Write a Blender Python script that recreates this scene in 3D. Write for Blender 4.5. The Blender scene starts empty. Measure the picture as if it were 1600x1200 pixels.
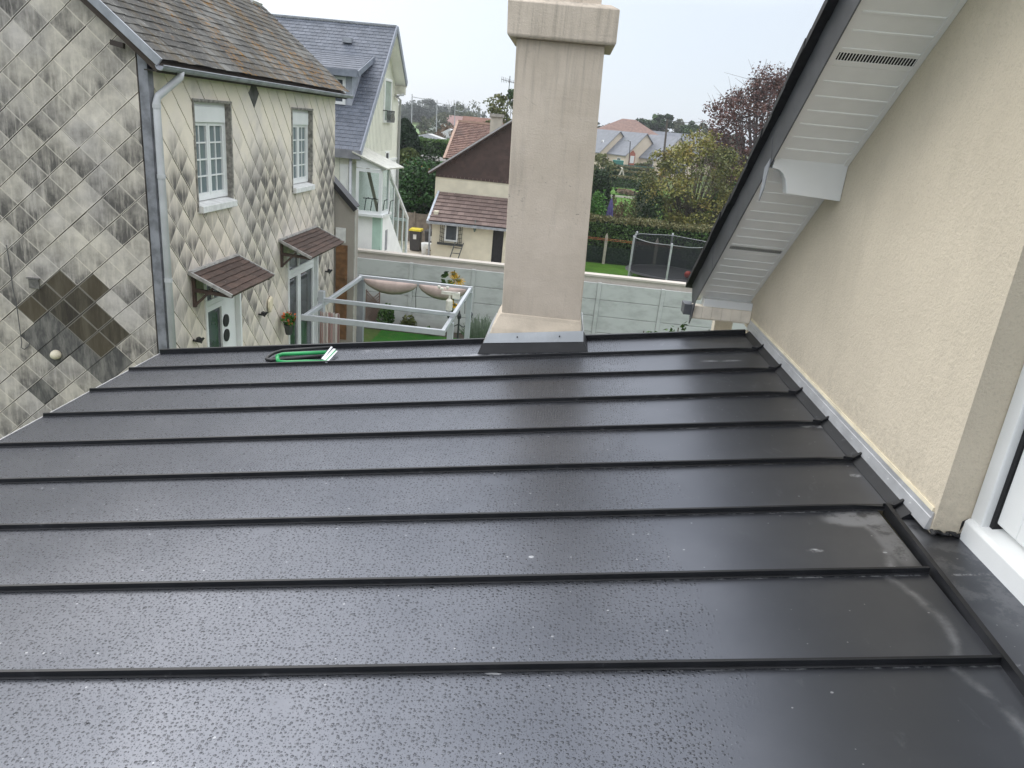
import bpy, math, random
from mathutils import Vector, Matrix
random.seed(11)
sc = bpy.context.scene
COL = sc.collection
V = Vector
# ------------------------------------------------------------------ camera
FPX = 1137.0
def unit(v): return v / v.length
_N = unit(V((490-800, 3800-600, FPX)))
_A = V((893-800, 201-600, FPX)); _A = unit(_A - _N*(_A.dot(_N)))
_Z = -_N; _Y = _A; _X = _Y.cross(_Z)
if _X[0] < 0: _X = -_X
EYE = V((0, 0, 6.5))
camd = bpy.data.cameras.new("camera"); cam = bpy.data.objects.new("camera", camd); COL.objects.link(cam)
camd.sensor_width = 36; camd.lens = 36*FPX/1600; camd.clip_start = .05; camd.clip_end = 3000
# columns of the rotation are the camera axes (right, up, back) in world terms
right = V((_X[0], _Y[0], _Z[0])); down = V((_X[1], _Y[1], _Z[1])); fwd = V((_X[2], _Y[2], _Z[2]))
M3 = Matrix((right, -down, -fwd)).transposed()
cam.matrix_world = Matrix.Translation(EYE) @ M3.to_4x4()
sc.camera = cam
# surveying helper: where the sight line through a photo point meets a known wall, ground or roof plane
def ray(u, v):
    return right*(u-800) + down*(v-600) + fwd*FPX
def P(u, v, x=None, y=None, z=None):
    d = ray(u, v)
    if x is not None: t = (x-EYE.x)/d.x
    elif y is not None: t = (y-EYE.y)/d.y
    else: t = (z-EYE.z)/d.z
    return EYE + d*t
# ------------------------------------------------------------------ world, sun
w = bpy.data.worlds.new("World"); sc.world = w; w.use_nodes = True
nt = w.node_tree; nt.nodes.clear()
out = nt.nodes.new('ShaderNodeOutputWorld'); bg = nt.nodes.new('ShaderNodeBackground'); bg2 = nt.nodes.new('ShaderNodeBackground')
sky = nt.nodes.new('ShaderNodeTexSky'); sky.sky_type = 'NISHITA'; sky.sun_disc = False
sky.sun_elevation = math.radians(38); sky.sun_rotation = math.radians(-48)
bg.inputs[1].default_value = .02
nt.links.new(sky.outputs[0], bg.inputs[0])
tc = nt.nodes.new('ShaderNodeTexCoord'); sp = nt.nodes.new('ShaderNodeSeparateXYZ'); cr = nt.nodes.new('ShaderNodeValToRGB')
nz = nt.nodes.new('ShaderNodeTexNoise'); nz.inputs['Scale'].default_value = 1.6; nz.inputs['Detail'].default_value = 3
ad = nt.nodes.new('ShaderNodeMath'); ad.operation = 'MULTIPLY_ADD'; ad.inputs[1].default_value = .16; 
nt.links.new(tc.outputs['Generated'], sp.inputs[0]); nt.links.new(tc.outputs['Generated'], nz.inputs[0])
nt.links.new(nz.outputs[0], ad.inputs[0]); nt.links.new(sp.outputs[2], ad.inputs[2]); nt.links.new(ad.outputs[0], cr.inputs[0])
e = cr.color_ramp.elements
e[0].position = 0.0; e[0].color = (.555,.615,.685,1)
e[1].position = 1.0; e[1].color = (1.6,1.64,1.72,1)
for p_, c_ in ((.07,(.525,.585,.66,1)), (.17,(.56,.61,.68,1)), (.24,(.575,.625,.69,1)), (.36,(.92,.96,1.03,1)), (.62,(1.32,1.37,1.45,1))):
    q = e.new(p_); q.color = c_
nt.links.new(cr.outputs[0], bg2.inputs[0]); bg2.inputs[1].default_value = 1.12
ads = nt.nodes.new('ShaderNodeAddShader'); nt.links.new(bg.outputs[0], ads.inputs[0]); nt.links.new(bg2.outputs[0], ads.inputs[1])
# bright patch of thin cloud where the sun stands, ahead and to the left
gd = (-math.sin(math.radians(52))*math.cos(math.radians(38)), math.cos(math.radians(52))*math.cos(math.radians(38)), math.sin(math.radians(38)))
dt = nt.nodes.new('ShaderNodeVectorMath'); dt.operation = 'DOT_PRODUCT'; dt.inputs[1].default_value = gd; nt.links.new(tc.outputs['Generated'], dt.inputs[0])
mx = nt.nodes.new('ShaderNodeMath'); mx.operation = 'MAXIMUM'; mx.inputs[1].default_value = 0; nt.links.new(dt.outputs['Value'], mx.inputs[0])
pw = nt.nodes.new('ShaderNodeMath'); pw.operation = 'POWER'; pw.inputs[1].default_value = 4.5; nt.links.new(mx.outputs[0], pw.inputs[0])
ml_ = nt.nodes.new('ShaderNodeMath'); ml_.operation = 'MULTIPLY'; ml_.inputs[1].default_value = .75; nt.links.new(pw.outputs[0], ml_.inputs[0])
bg3 = nt.nodes.new('ShaderNodeBackground'); bg3.inputs[0].default_value = (1,.985,.96,1); nt.links.new(ml_.outputs[0], bg3.inputs[1])
ads2 = nt.nodes.new('ShaderNodeAddShader'); nt.links.new(ads.outputs[0], ads2.inputs[0]); nt.links.new(bg3.outputs[0], ads2.inputs[1])
nt.links.new(ads2.outputs[0], out.inputs[0])
sl = bpy.data.lights.new("sun", 'SUN'); sl.energy = .85; sl.angle = math.radians(35); sl.color = (1,.96,.9)
so = bpy.data.objects.new("sun", sl); COL.objects.link(so)
sun_dir = V(gd)
so.rotation_euler = sun_dir.to_track_quat('Z', 'Y').to_euler(); so.location = (0,0,30)
sc.view_settings.view_transform = 'Standard'; sc.view_settings.look = 'None'; sc.view_settings.gamma = 1; sc.view_settings.exposure = .13
sc.cycles.max_bounces = 8; sc.cycles.transparent_max_bounces = 16

# ------------------------------------------------------------------ node helper and materials
class NT:
    def __init__(s, name):
        s.m = bpy.data.materials.new(name); s.m.use_nodes = True; s.t = s.m.node_tree
        s.b = s.t.nodes['Principled BSDF']; s._tc = None
    def n(s, typ, **kw):
        nd = s.t.nodes.new('ShaderNode'+typ)
        for k, v in kw.items(): setattr(nd, k, v)
        return nd
    def put(s, sock, v):
        if isinstance(v, bpy.types.NodeSocket): s.t.links.new(v, sock)
        elif isinstance(v, (tuple, list)) and len(v) == 3 and sock.type == 'RGBA': sock.default_value = (*v, 1)
        else: sock.default_value = v
    def co(s, scale=None, rot=None):
        if s._tc is None: s._tc = s.n('TexCoord')
        o = s._tc.outputs['Object']
        if scale is None and rot is None: return o
        mp = s.n('Mapping'); s.put(mp.inputs[0], o)
        if scale: mp.inputs['Scale'].default_value = scale
        if rot: mp.inputs['Rotation'].default_value = rot
        return mp.outputs[0]
    def uv(s):
        if s._tc is None: s._tc = s.n('TexCoord')
        return s._tc.outputs['UV']
    def noise(s, scale=5, detail=4, vec=None, rough=.55, dist=0):
        nd = s.n('TexNoise'); s.put(nd.inputs['Vector'], vec if vec is not None else s.co())
        nd.inputs['Scale'].default_value = scale; nd.inputs['Detail'].default_value = detail
        nd.inputs['Roughness'].default_value = rough; nd.inputs['Distortion'].default_value = dist
        return nd.outputs[0]
    def math(s, op, a, b=0.0, c=None, clamp=False):
        nd = s.n('Math', operation=op, use_clamp=clamp); s.put(nd.inputs[0], a); s.put(nd.inputs[1], b)
        if c is not None: s.put(nd.inputs[2], c)
        return nd.outputs[0]
    def rng(s, v, a, b, c=0.0, d=1.0, smooth=True):
        nd = s.n('MapRange', interpolation_type='SMOOTHSTEP' if smooth else 'LINEAR'); s.put(nd.inputs[0], v)
        for i, q in enumerate((a, b, c, d)): s.put(nd.inputs[1+i], q)
        return nd.outputs[0]
    def mix(s, f, a, b, mode='MIX'):
        nd = s.n('Mix', data_type='RGBA', blend_type=mode); s.put(nd.inputs[0], f); s.put(nd.inputs[6], a); s.put(nd.inputs[7], b)
        return nd.outputs[2]
    def isl(s): return s.n('NewGeometry').outputs['Random Per Island']
    def xyz(s, vec=None):
        nd = s.n('SeparateXYZ'); s.put(nd.inputs[0], vec if vec is not None else s.co()); return nd.outputs
    def bump(s, h, strength=.3, dist=.01):
        nd = s.n('Bump'); s.put(nd.inputs['Height'], h); s.put(nd.inputs['Strength'], strength); nd.inputs['Distance'].default_value = dist
        s.put(s.b.inputs['Normal'], nd.outputs[0]); return nd
    def fin(s, col=None, rough=.8, metal=0.0, spec=None):
        if col is not None: s.put(s.b.inputs['Base Color'], col)
        s.put(s.b.inputs['Roughness'], rough); s.put(s.b.inputs['Metallic'], metal)
        if spec is not None: s.put(s.b.inputs['Specular IOR Level'], spec)
        return s.m

def simple(name, col, rough=.6, metal=0.0, var=.15, scale=6, bump=0, bscale=80, spec=None):
    t = NT(name); k = t.noise(scale, 5)
    lo = tuple(c*(1-var) for c in col); hi = tuple(min(1, c*(1+var)) for c in col)
    c = t.mix(t.rng(k, .3, .7), lo, hi)
    if bump: t.bump(t.noise(bscale, 3), bump, .005)
    return t.fin(c, rough, metal, spec)
def island(name, a, b, rough=.7, nscale=3, speck=None, bump=0):
    t = NT(name); c = t.mix(t.isl(), a, b); k = t.noise(nscale, 5)
    c = t.mix(t.math('MULTIPLY', t.rng(k, .35, .7), .45), c, tuple(x*.6 for x in a))
    if speck: c = t.mix(t.rng(t.noise(nscale*4, 6, rough=.7), .60, .70, 0, .8), c, speck)
    if bump: t.bump(t.noise(60, 3), bump, .004)
    return t.fin(c, rough)
def leafmat(name, a, b, c2=None, amt=.2):
    t = NT(name); r = t.isl(); c = t.mix(r, a, b)
    if c2: c = t.mix(t.rng(t.noise(1.3, 4), .5, .66, 0, amt*2.2), c, c2)
    t.b.inputs['Subsurface Weight'].default_value = 0
    return t.fin(c, .6, 0, .25)

# ------------------------------------------------------------------ mesh builder
class MB:
    def __init__(s): s.v = []; s.f = []; s.mi = []; s.uv = []
    def add(s, vs, fs, mi=0, uvs=None):
        n = len(s.v); s.v += [tuple(p) for p in vs]
        for i, q in enumerate(fs):
            s.f.append([n+k for k in q]); s.mi.append(mi)
            s.uv.append(uvs[i] if uvs and uvs[i] else None)
        return s
    def box(s, x0, x1, y0, y1, z0, z1, mi=0):
        x0, x1 = sorted((x0, x1)); y0, y1 = sorted((y0, y1)); z0, z1 = sorted((z0, z1))
        vs = [(x, y, z) for z in (z0, z1) for y in (y0, y1) for x in (x0, x1)]
        return s.add(vs, [(0,2,3,1),(4,5,7,6),(0,1,5,4),(2,6,7,3),(0,4,6,2),(1,3,7,5)], mi)
    def bar(s, a, b, w_, h_, up=V((0,0,1)), mi=0):       # rectangular bar from a to b
        a = V(a); b = V(b); d = unit(b-a); up = V(up)
        if abs(d.dot(up)) > .95: up = V((0,1,0))
        sx = unit(d.cross(up)); sz = sx.cross(d)
        vs = []
        for p in (a, b):
            for i, j in ((-1,-1),(1,-1),(1,1),(-1,1)): vs.append(p + sx*(i*w_/2) + sz*(j*h_/2))
        return s.add(vs, [(3,2,1,0),(4,5,6,7),(0,1,5,4),(1,2,6,5),(2,3,7,6),(3,0,4,7)], mi)
    def prism(s, pts, vec, mi=0):
        n = len(pts); vec = V(vec); a = [V(p) for p in pts]; b = [p+vec for p in a]
        nrm = V((0,0,0))
        for i in range(n): nrm += a[i].cross(a[(i+1) % n])
        if nrm.dot(vec) > 0: a.reverse(); b.reverse()
        return s.add(a+b, [tuple(range(n)), tuple(range(2*n-1, n-1, -1))] + [(i, i+n, (i+1) % n+n, (i+1) % n) for i in range(n)], mi)
    def slab(s, a, b, c, d, t, mi=0):
        n_ = unit((V(b)-V(a)).cross(V(d)-V(a))); return s.prism([a, b, c, d], -n_*t, mi)
    def tube(s, pts, r, n=8, mi=0, caps=True):
        pts = [V(p) for p in pts]; rs = r if isinstance(r, (list, tuple)) else [r]*len(pts)
        base = len(s.v); vs = []; fs = []
        prev = None
        for i, p in enumerate(pts):
            d = pts[min(i+1, len(pts)-1)] - pts[max(i-1, 0)]
            d = unit(d) if d.length > 1e-9 else V((0,0,1))
            if prev is None:
                sx = d.cross(V((0,0,1)) if abs(d.z) < .9 else V((1,0,0)))
            else: sx = prev - d*prev.dot(d)
            sx = unit(sx); prev = sx; sy = d.cross(sx)
            for k in range(n):
                a = 2*math.pi*k/n; vs.append(p + sx*math.cos(a)*rs[i] + sy*math.sin(a)*rs[i])
        for i in range(len(pts)-1):
            for k in range(n):
                fs.append((i*n+k, i*n+(k+1) % n, (i+1)*n+(k+1) % n, (i+1)*n+k))
        if caps: fs.append(tuple(range(n-1, -1, -1))); fs.append(tuple((len(pts)-1)*n+k for k in range(n)))
        return s.add(vs, fs, mi)
    def lathe(s, c, prof, n=16, sy=1.0, mi=0):
        c = V(c); vs = []; fs = []
        for r, z in prof:
            for k in range(n):
                a = 2*math.pi*k/n; vs.append((c.x+r*math.cos(a), c.y+r*math.sin(a)*sy, c.z+z))
        for i in range(len(prof)-1):
            for k in range(n): fs.append((i*n+k, i*n+(k+1) % n, (i+1)*n+(k+1) % n, (i+1)*n+k))
        fs.append(tuple(range(n-1, -1, -1))); fs.append(tuple((len(prof)-1)*n+k for k in range(n)))
        return s.add(vs, fs, mi)
    def shingles(s, o, du, dv, W, H, nu, nv, t=.012, lap=1.25, stagger=.5, jit=.004, keep=None, mi=0):
        # o: lower left corner, du/dv unit vectors along the eave and up the slope
        o = V(o); du = V(du); dv = V(dv); nn = unit(du.cross(dv)); cw = W/nu; ch = H/nv
        if nn.z < 0: nn = -nn
        for j in range(nv):
            off = (stagger*cw if j % 2 else 0)
            i0 = -1 if off else 0
            for i in range(i0, nu):
                a = max(0, i*cw+off); b = min(W, (i+1)*cw+off)
                if b-a < .01: continue
                if keep:
                    r = keep((a+b)/2, (j+.5)*ch, a, b)
                    if r is None: continue
                    a, b = r
                    if b-a < .01: continue
                g = min(.004, cw*.02); jj = random.uniform(-jit, jit)
                lo = j*ch + jj; hi = min((j*ch+ch*lap), H)
                lift = t*1.9 + random.uniform(0, jit*.8)
                p = [o+du*(a+g)+dv*lo+nn*lift, o+du*(b-g)+dv*lo+nn*(lift+random.uniform(0, jit)), o+du*(b-g)+dv*hi+nn*t*.5, o+du*(a+g)+dv*hi+nn*t*.5]
                q = [x-nn*t for x in p[:2]]
                s.add(p+q, [(0,1,2,3),(4,5,1,0)], mi)
        return s
    def build(s, name, mat, parent=None, smooth=False):
        me = bpy.data.meshes.new(name); 
        off = V((0,0,0))
        me.from_pydata(s.v, [], s.f); 
        mats = mat if isinstance(mat, (list, tuple)) else [mat]
        for m_ in mats: me.materials.append(m_)
        if len(mats) > 1: me.polygons.foreach_set('material_index', s.mi)
        if any(u is not None for u in s.uv):
            ul = me.uv_layers.new(name='UVMap'); data = []
            for fc, u in zip(s.f, s.uv): data += [c for q in (u if u else [(0.5,0.5)]*len(fc)) for c in q]
            ul.data.foreach_set('uv', data)
        if smooth: me.polygons.foreach_set('use_smooth', [True]*len(me.polygons))
        me.update()
        o = bpy.data.objects.new(name, me); COL.objects.link(o)
        if parent is not None:
            o.parent = parent
            if parent.type == 'EMPTY' and not parent.get('_local'): o.matrix_parent_inverse = Matrix.Translation(-parent.location)
        return o
def bevel(o, w_=.006, seg=2):
    m_ = o.modifiers.new('bevel', 'BEVEL'); m_.width = w_; m_.segments = seg; m_.limit_method = 'ANGLE'; return o
def thing(name, loc, label, cat, group=None, local=False):
    o = bpy.data.objects.new(name, None); COL.objects.link(o); o.location = loc; o.empty_display_size = .2
    o['label'] = label; o['category'] = cat
    if group: o['group'] = group
    if local: o['_local'] = 1
    return o
def tag(o, label, cat, group=None):
    o['label'] = label; o['category'] = cat
    if group: o['group'] = group
    return o
def struct(o, kind='structure', label=None, cat=None):
    o['kind'] = kind
    if label: o['label'] = label
    if cat: o['category'] = cat
    return o
def copy_tree(o, parent=None):
    c = o.copy(); COL.objects.link(c); c.parent = parent
    for ch in list(o.children): copy_tree(ch, c)
    return c
def rect_frame(mb, axis, c, a0, a1, b0, b1, t, d0, d1):
    """four butted bars round a rectangle; axis 'x': plane x, a=y, b=z; axis 'y': plane y, a=x, b=z; d0..d1 depth range"""
    for (p0, p1, q0, q1) in ((a0, a0+t, b0, b1), (a1-t, a1, b0, b1), (a0+t, a1-t, b0, b0+t), (a0+t, a1-t, b1-t, b1)):
        if axis == 'x': mb.box(c+d0, c+d1, p0, p1, q0, q1)
        else: mb.box(p0, p1, c+d0, c+d1, q0, q1)
    return mb

# ------------------------------------------------------------------ shared materials
def m_roofmetal():
    t = NT("painted standing seam steel, wet")
    X, Yy, Zz = t.xyz()
    co = t.co()
    # rain beads: two sizes of voronoi caps
    def beads(scale, thr, off, s0=.0, r0=.11):
        mp = t.n('Mapping'); t.put(mp.inputs[0], co); mp.inputs['Location'].default_value = off
        wv = t.n('TexNoise'); t.put(wv.inputs[0], mp.outputs[0]); wv.inputs['Scale'].default_value = 60; wv.inputs['Detail'].default_value = 1
        vm = t.n('VectorMath', operation='SCALE'); t.put(vm.inputs[0], wv.outputs[1]); vm.inputs['Scale'].default_value = .002
        va = t.n('VectorMath', operation='ADD'); t.put(va.inputs[0], mp.outputs[0]); t.put(va.inputs[1], vm.outputs[0])
        fl = t.n('VectorMath', operation='MULTIPLY'); t.put(fl.inputs[0], va.outputs[0]); fl.inputs[1].default_value = (1,1,0)
        vo = t.n('TexVoronoi', voronoi_dimensions='2D'); t.put(vo.inputs['Vector'], fl.outputs[0]); vo.inputs['Scale'].default_value = scale; vo.inputs['Randomness'].default_value = .8
        sz = t.xyz(vo.outputs['Color'])[0]
        r = t.rng(sz, s0, 1, r0, thr, False)
        d = t.math('DIVIDE', vo.outputs['Distance'], t.math('MAXIMUM', r, .05))
        h = t.math('SQRT', t.math('MAXIMUM', t.math('SUBTRACT', 1.0, t.math('MULTIPLY', d, d)), 0.0))
        return t.math('MULTIPLY', h, r)
    b1 = beads(70, .33, (0,0,0)); b2 = beads(135, .26, (3.3,1.7,0))
    b3 = beads(30, .21, (1.3,5.7,0), .86, 0.0); edge = t.noise(2.2, 3)
    xm = t.math('MULTIPLY_ADD', edge, .5, X)
    wet = t.rng(xm, .95, .60, 0, 1)                       # the strip under the eaves stays dry
    patch = t.rng(t.noise(3.1, 4, rough=.6), .30, .38, .25, 1)
    h = t.math('MULTIPLY', t.math('MULTIPLY', t.math('ADD', t.math('ADD', b1, t.math('MULTIPLY', b2, .55)), t.math('MULTIPLY', b3, 2.0)), wet), patch)
    beadmask = t.math('MULTIPLY', t.rng(h, .02, .12, 0, 1), 1.0)
    sheet = t.noise(1.1, 2)                              # faint oil canning of the sheet
    scr = t.n('TexNoise'); mp = t.n('Mapping'); t.put(mp.inputs[0], co); mp.inputs['Scale'].default_value = (2, 60, 1); t.put(scr.inputs[0], mp.outputs[0]); scr.inputs['Scale'].default_value = 2.5
    base = t.mix(t.rng(t.noise(1.7, 5), .35, .7), (.108,.115,.133), (.134,.141,.160))
    # chalky smears, cement specks and dusty run marks, mostly near the wall end
    near = t.rng(X, .2, 1.3, .12, 1)
    spk = t.n('TexVoronoi', voronoi_dimensions='2D'); fl = t.n('VectorMath', operation='MULTIPLY'); t.put(fl.inputs[0], co); fl.inputs[1].default_value = (1,1.15,0)
    t.put(spk.inputs['Vector'], fl.outputs[0]); spk.inputs['Scale'].default_value = 17
    sc_ = t.xyz(spk.outputs['Color'])
    rr = t.math('MULTIPLY', t.math('POWER', sc_[0], 7.0), .075)
    dots = t.math('LESS_THAN', spk.outputs['Distance'], rr)
    dots = t.math('MULTIPLY', dots, t.rng(sc_[1], .45, .5, 0, 1))
    smear = t.rng(t.noise(5.5, 6, vec=t.co((1, .5, 1)), rough=.72, dist=1.4), .585, .74, 0, .20)
    dust = t.math('MULTIPLY', smear, near)
    dust = t.math('MAXIMUM', dust, t.math('MULTIPLY', dots, .62))
    # fine white line of dust beside each seam toward the wall
    fy = t.math('FRACT', t.math('DIVIDE', t.math('SUBTRACT', t.math('MULTIPLY_ADD', X, -.048, Yy), .838), .449))
    ln = t.math('MULTIPLY', t.rng(fy, .955, .975, 0, 1), t.rng(fy, .995, .98, 0, 1))
    ln = t.math('MULTIPLY', ln, t.rng(t.noise(26, 5, rough=.8), .47, .60, 0, .75))
    ln = t.math('MULTIPLY', ln, t.rng(X, -.3, 1.2, .05, 1))
    dust = t.math('MAXIMUM', dust, ln)
    # dried tide mark, a curved pale line near the wall
    yy = t.math('SUBTRACT', fy, .45)
    cx_ = t.math('MULTIPLY_ADD', t.math('MULTIPLY', yy, yy), -.26, t.math('MULTIPLY_ADD', t.noise(3, 3), .05, 1.285))
    rim = t.math('ABSOLUTE', t.math('SUBTRACT', X, cx_))
    rim = t.math('MULTIPLY', t.rng(t.math('MULTIPLY_ADD', t.noise(22, 6, rough=.8), .04, rim), .050, .010, 0, .42), t.rng(t.noise(5, 5, rough=.7), .34, .56, 0, 1))
    rim = t.math('MULTIPLY', rim, t.rng(Yy, 2.75, 2.6, 0, 1))
    dust = t.math('MAXIMUM', dust, rim)
    nb1 = t.noise(38, 6, rough=.8); nb2 = t.noise(11, 6, rough=.75)
    for (bx_, by_, rx_, ry_, am_, lo_) in ((1.285,2.62,.16,.075,.45,.36),(1.345,2.48,.06,.22,.32,.38),(1.47,2.56,.13,.13,.30,.40),(1.52,2.25,.12,.35,.18,.44),(1.17,4.72,.16,.022,.6,.42),(1.43,3.57,.10,.035,.6,.40),(.028,2.34,.012,.010,.9,.30),(1.054,2.39,.035,.014,.85,.44),(1.295,2.38,.010,.006,.9,.2),(-1.28,5.10,.28,.07,.30,.48),(-.30,4.965,.55,.035,.45,.46),(1.41,3.0,.03,.02,.6,.42),(-.05,1.72,.03,.005,.8,.3)):
        ex = t.math('DIVIDE', t.math('SUBTRACT', X, bx_), rx_); ey = t.math('DIVIDE', t.math('SUBTRACT', Yy, by_), ry_)
        q_ = t.rng(t.math('ADD', t.math('MULTIPLY', ex, ex), t.math('MULTIPLY', ey, ey)), 1.0, .25, 0, am_)
        dust = t.math('MAXIMUM', dust, t.math('MULTIPLY', q_, t.rng(nb2 if rx_ > .05 else nb1, lo_, lo_+.14)))
    base = t.mix(t.math('MULTIPLY', beadmask, .5), base, (.05,.051,.055)); c = t.mix(dust, base, (.50,.51,.53))  # beads darkened in the colour, imitating the dark surroundings they mirror
    hh = t.math('ADD', t.math('MULTIPLY', h, 1.0), t.math('MULTIPLY', sheet, .35))
    bp = t.bump(hh, .85, .0042)
    rough = t.math('ADD', t.math('MULTIPLY', dust, .35), t.math('SUBTRACT', .36, t.math('MULTIPLY', beadmask, .16)))
    t.fin(c, rough, .95, .4)
    return t.m
ROOF = m_roofmetal()
def m_trim():
    t = NT("black folded trim"); base = t.mix(t.rng(t.noise(6, 5), .4, .7), (.008,.0085,.010), (.014,.0145,.017))
    d = t.rng(t.noise(14, 6, rough=.75), .60, .74, 0, .22)
    return t.fin(t.mix(d, base, (.3,.3,.32)), .42, 0, .35)
TRIM = m_trim()
def m_stucco(name, col, grain=150, strength=.7, splash=0):
    t = NT(name); k = t.noise(1.4, 6); c = t.mix(t.rng(k, .3, .75), tuple(x*.93 for x in col), tuple(min(1, x*1.05) for x in col))
    c = t.mix(t.rng(t.noise(2.6, 6, vec=t.co((1.6, 1.6, .5)), rough=.65), .5, .72, 0, .22), c, tuple(x*.72 for x in col))
    if splash:
        zz_ = t.xyz()[2]; c = t.mix(t.math('MULTIPLY', t.rng(t.math('MULTIPLY_ADD', t.noise(9, 5, rough=.7), -.22, zz_), splash+.03, splash-.12, 0, .22), t.rng(t.noise(30, 5), .35, .6)), c, tuple(x*.55 for x in col))
    v1 = t.noise(grain, 4, rough=.7); c = t.mix(t.rng(v1, .52, .66, 0, .3), c, tuple(x*.62 for x in col))
    t.bump(t.math('ADD', v1, t.math('MULTIPLY', t.noise(grain*.35, 3), .8)), strength, .006)
    return t.fin(c, .93, 0, .2)
STUCCO = m_stucco("cream roughcast render", (.69,.61,.48), 125, .8, 5.36)
def m_chim():
    t = NT("pinkish chimney render"); k = t.noise(1.8, 6, rough=.6); X, Yy, Zz = t.xyz()
    c = t.mix(t.rng(k, .3, .75), (.55,.475,.385), (.69,.60,.50))
    st = t.noise(2.5, 5, vec=t.co((7, 7, .7))); c = t.mix(t.rng(st, .52, .75, 0, .30), c, (.30,.27,.23))
    trow = t.noise(2.2, 4, vec=t.co((.6, .6, 9))); c = t.mix(t.rng(trow, .5, .8, 0, .35), c, (.66,.58,.49))
    hz_ = t.math('MULTIPLY', t.rng(Zz, 5.75, 5.95, 0, 1), t.rng(Zz, 6.35, 6.1, 0, 1))
    pit = t.math('MULTIPLY', t.rng(t.noise(34, 5, vec=t.co((1,1,1.8)), rough=.75), .60, .64, 0, .8), t.math('MAXIMUM', t.math('MULTIPLY', hz_, t.rng(t.noise(5,3), .45, .55)), t.rng(t.noise(3,3), .62, .68, 0, .6)))
    drip = t.math('MULTIPLY', t.rng(Zz, 6.35, 7.03, 0, 1), t.rng(t.noise(3, 5, vec=t.co((6, 6, .35)), rough=.7), .45, .7, 0, .5)); c = t.mix(drip, c, (.25,.22,.18))
    crk = t.n('TexVoronoi', feature='DISTANCE_TO_EDGE'); t.put(crk.inputs['Vector'], t.co((1, 1, .8))); crk.inputs['Scale'].default_value = 2.3
    ck = t.math('MULTIPLY', t.rng(t.math('MULTIPLY_ADD', t.noise(16, 5), .03, crk.outputs['Distance']), .0185, .0145, 0, .3), t.rng(t.noise(2, 2), .5, .6)); c = t.mix(ck, c, (.24,.21,.17))
    c = t.mix(pit, c, (.17,.15,.13))
    t.bump(t.math('ADD', t.noise(90, 4, rough=.7), t.math('MULTIPLY', t.noise(9, 4), 1.2)), .45, .008)
    return t.fin(c, .92, 0, .2)
CHIM = m_chim()
def m_alu(name="brushed aluminium", col=(.55,.57,.60), rough=.32, metal=.85):
    t = NT(name); g = t.noise(4, 4, vec=t.co((1,1,1))); s_ = t.noise(12, 6, rough=.8)
    c = t.mix(t.rng(g, .3, .7), tuple(x*.8 for x in col), col); c = t.mix(t.rng(s_, .58, .72, 0, .4), c, (.75,.76,.78))
    return t.fin(c, t.rng(s_, .3, .7, rough-.08, rough+.15), metal)
ALU = m_alu()
ZINC = simple("weathered zinc", (.30,.315,.34), .55, .25, .2, 5, .05)
ZINCD = simple("dark grey zinc fascia", (.12,.125,.135), .45, .3, .15, 6)
SLATE_EDGE = simple("black slate edge", (.012,.012,.013), .65, 0, .4, 30, .4, 40)
PVC = simple("white pvc", (.76,.77,.76), .35, 0, .04, 3)
PVCW = simple("old white painted wood", (.66,.66,.64), .6, 0, .12, 9)
SOFFIT = simple("off white soffit board", (.90,.89,.86), .45, 0, .04, 4)
BLACK = simple("black void", (.008,.008,.009), .8, 0, .1)
MASTIC = simple("black bitumen mastic", (.010,.010,.011), .5, 0, .3, 40, .8, 60)
def m_glass(name="dark window glass", col=(.02,.024,.028)):
    t = NT(name); c = t.mix(t.rng(t.noise(2.2, 3), .4, .6), col, tuple(x*3+.01 for x in col)); t.b.inputs['Coat Weight'].default_value = .3
    return t.fin(c, .06, 0, .7)
GLASS = m_glass()
def m_curtain():
    t = NT("net curtain behind glass"); w_ = t.n('TexWave'); t.put(w_.inputs[0], t.co((1,1,0))); w_.inputs['Scale'].default_value = 9; w_.inputs['Distortion'].default_value = 1.5
    return t.fin(t.mix(w_.outputs['Fac' if 'Fac' in w_.outputs else 1], (.16,.20,.21), (.42,.46,.46)), .12, 0, .6)
CURT = m_curtain()

# ------------------------------------------------------------------ the black standing seam roof we look down on
SK = .048; S_ = .135                                            # falls 15 cm per metre towards the left
def rz(x): return 5.0 + S_*x
XL, XR, YB = -2.955, 1.455, 5.29
SEAMY = [4.879 - .449*k - (.05 if k > 7 else 0) for k in range(12)]
ext = thing('roof_extension', (-.8, 2.5, .1), 'low extension under a black standing seam metal roof beaded with rain', 'extension')
bays = [YB] + SEAMY
for k in range(len(bays)-1):
    y1, y0 = bays[k], bays[k+1]
    xr = XR if y0 > 2.6 else 1.385
    nseg = 26; m = MB()
    vs = []; fs = []
    for i in range(nseg+1):
        x = XL + (xr-XL)*i/nseg
        for j in range(5):
            v_ = j/4; y = y0 + (y1-y0)*v_
            dz = .0012*math.sin(x*2.3+k)*math.sin(v_*math.pi) 
            vs.append((x, y+SK*x, rz(x)+dz))
    for i in range(nseg):
        for j in range(4):
            a = i*5+j; fs.append((a, a+5, a+6, a+1))
    m.add(vs, fs); m.box(XL, XL+.002, y0+SK*XL, y1+SK*XL, rz(XL)-.03, rz(XL)-.001)
    m.build('roof_panel', ROOF, ext, smooth=False)
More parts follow.
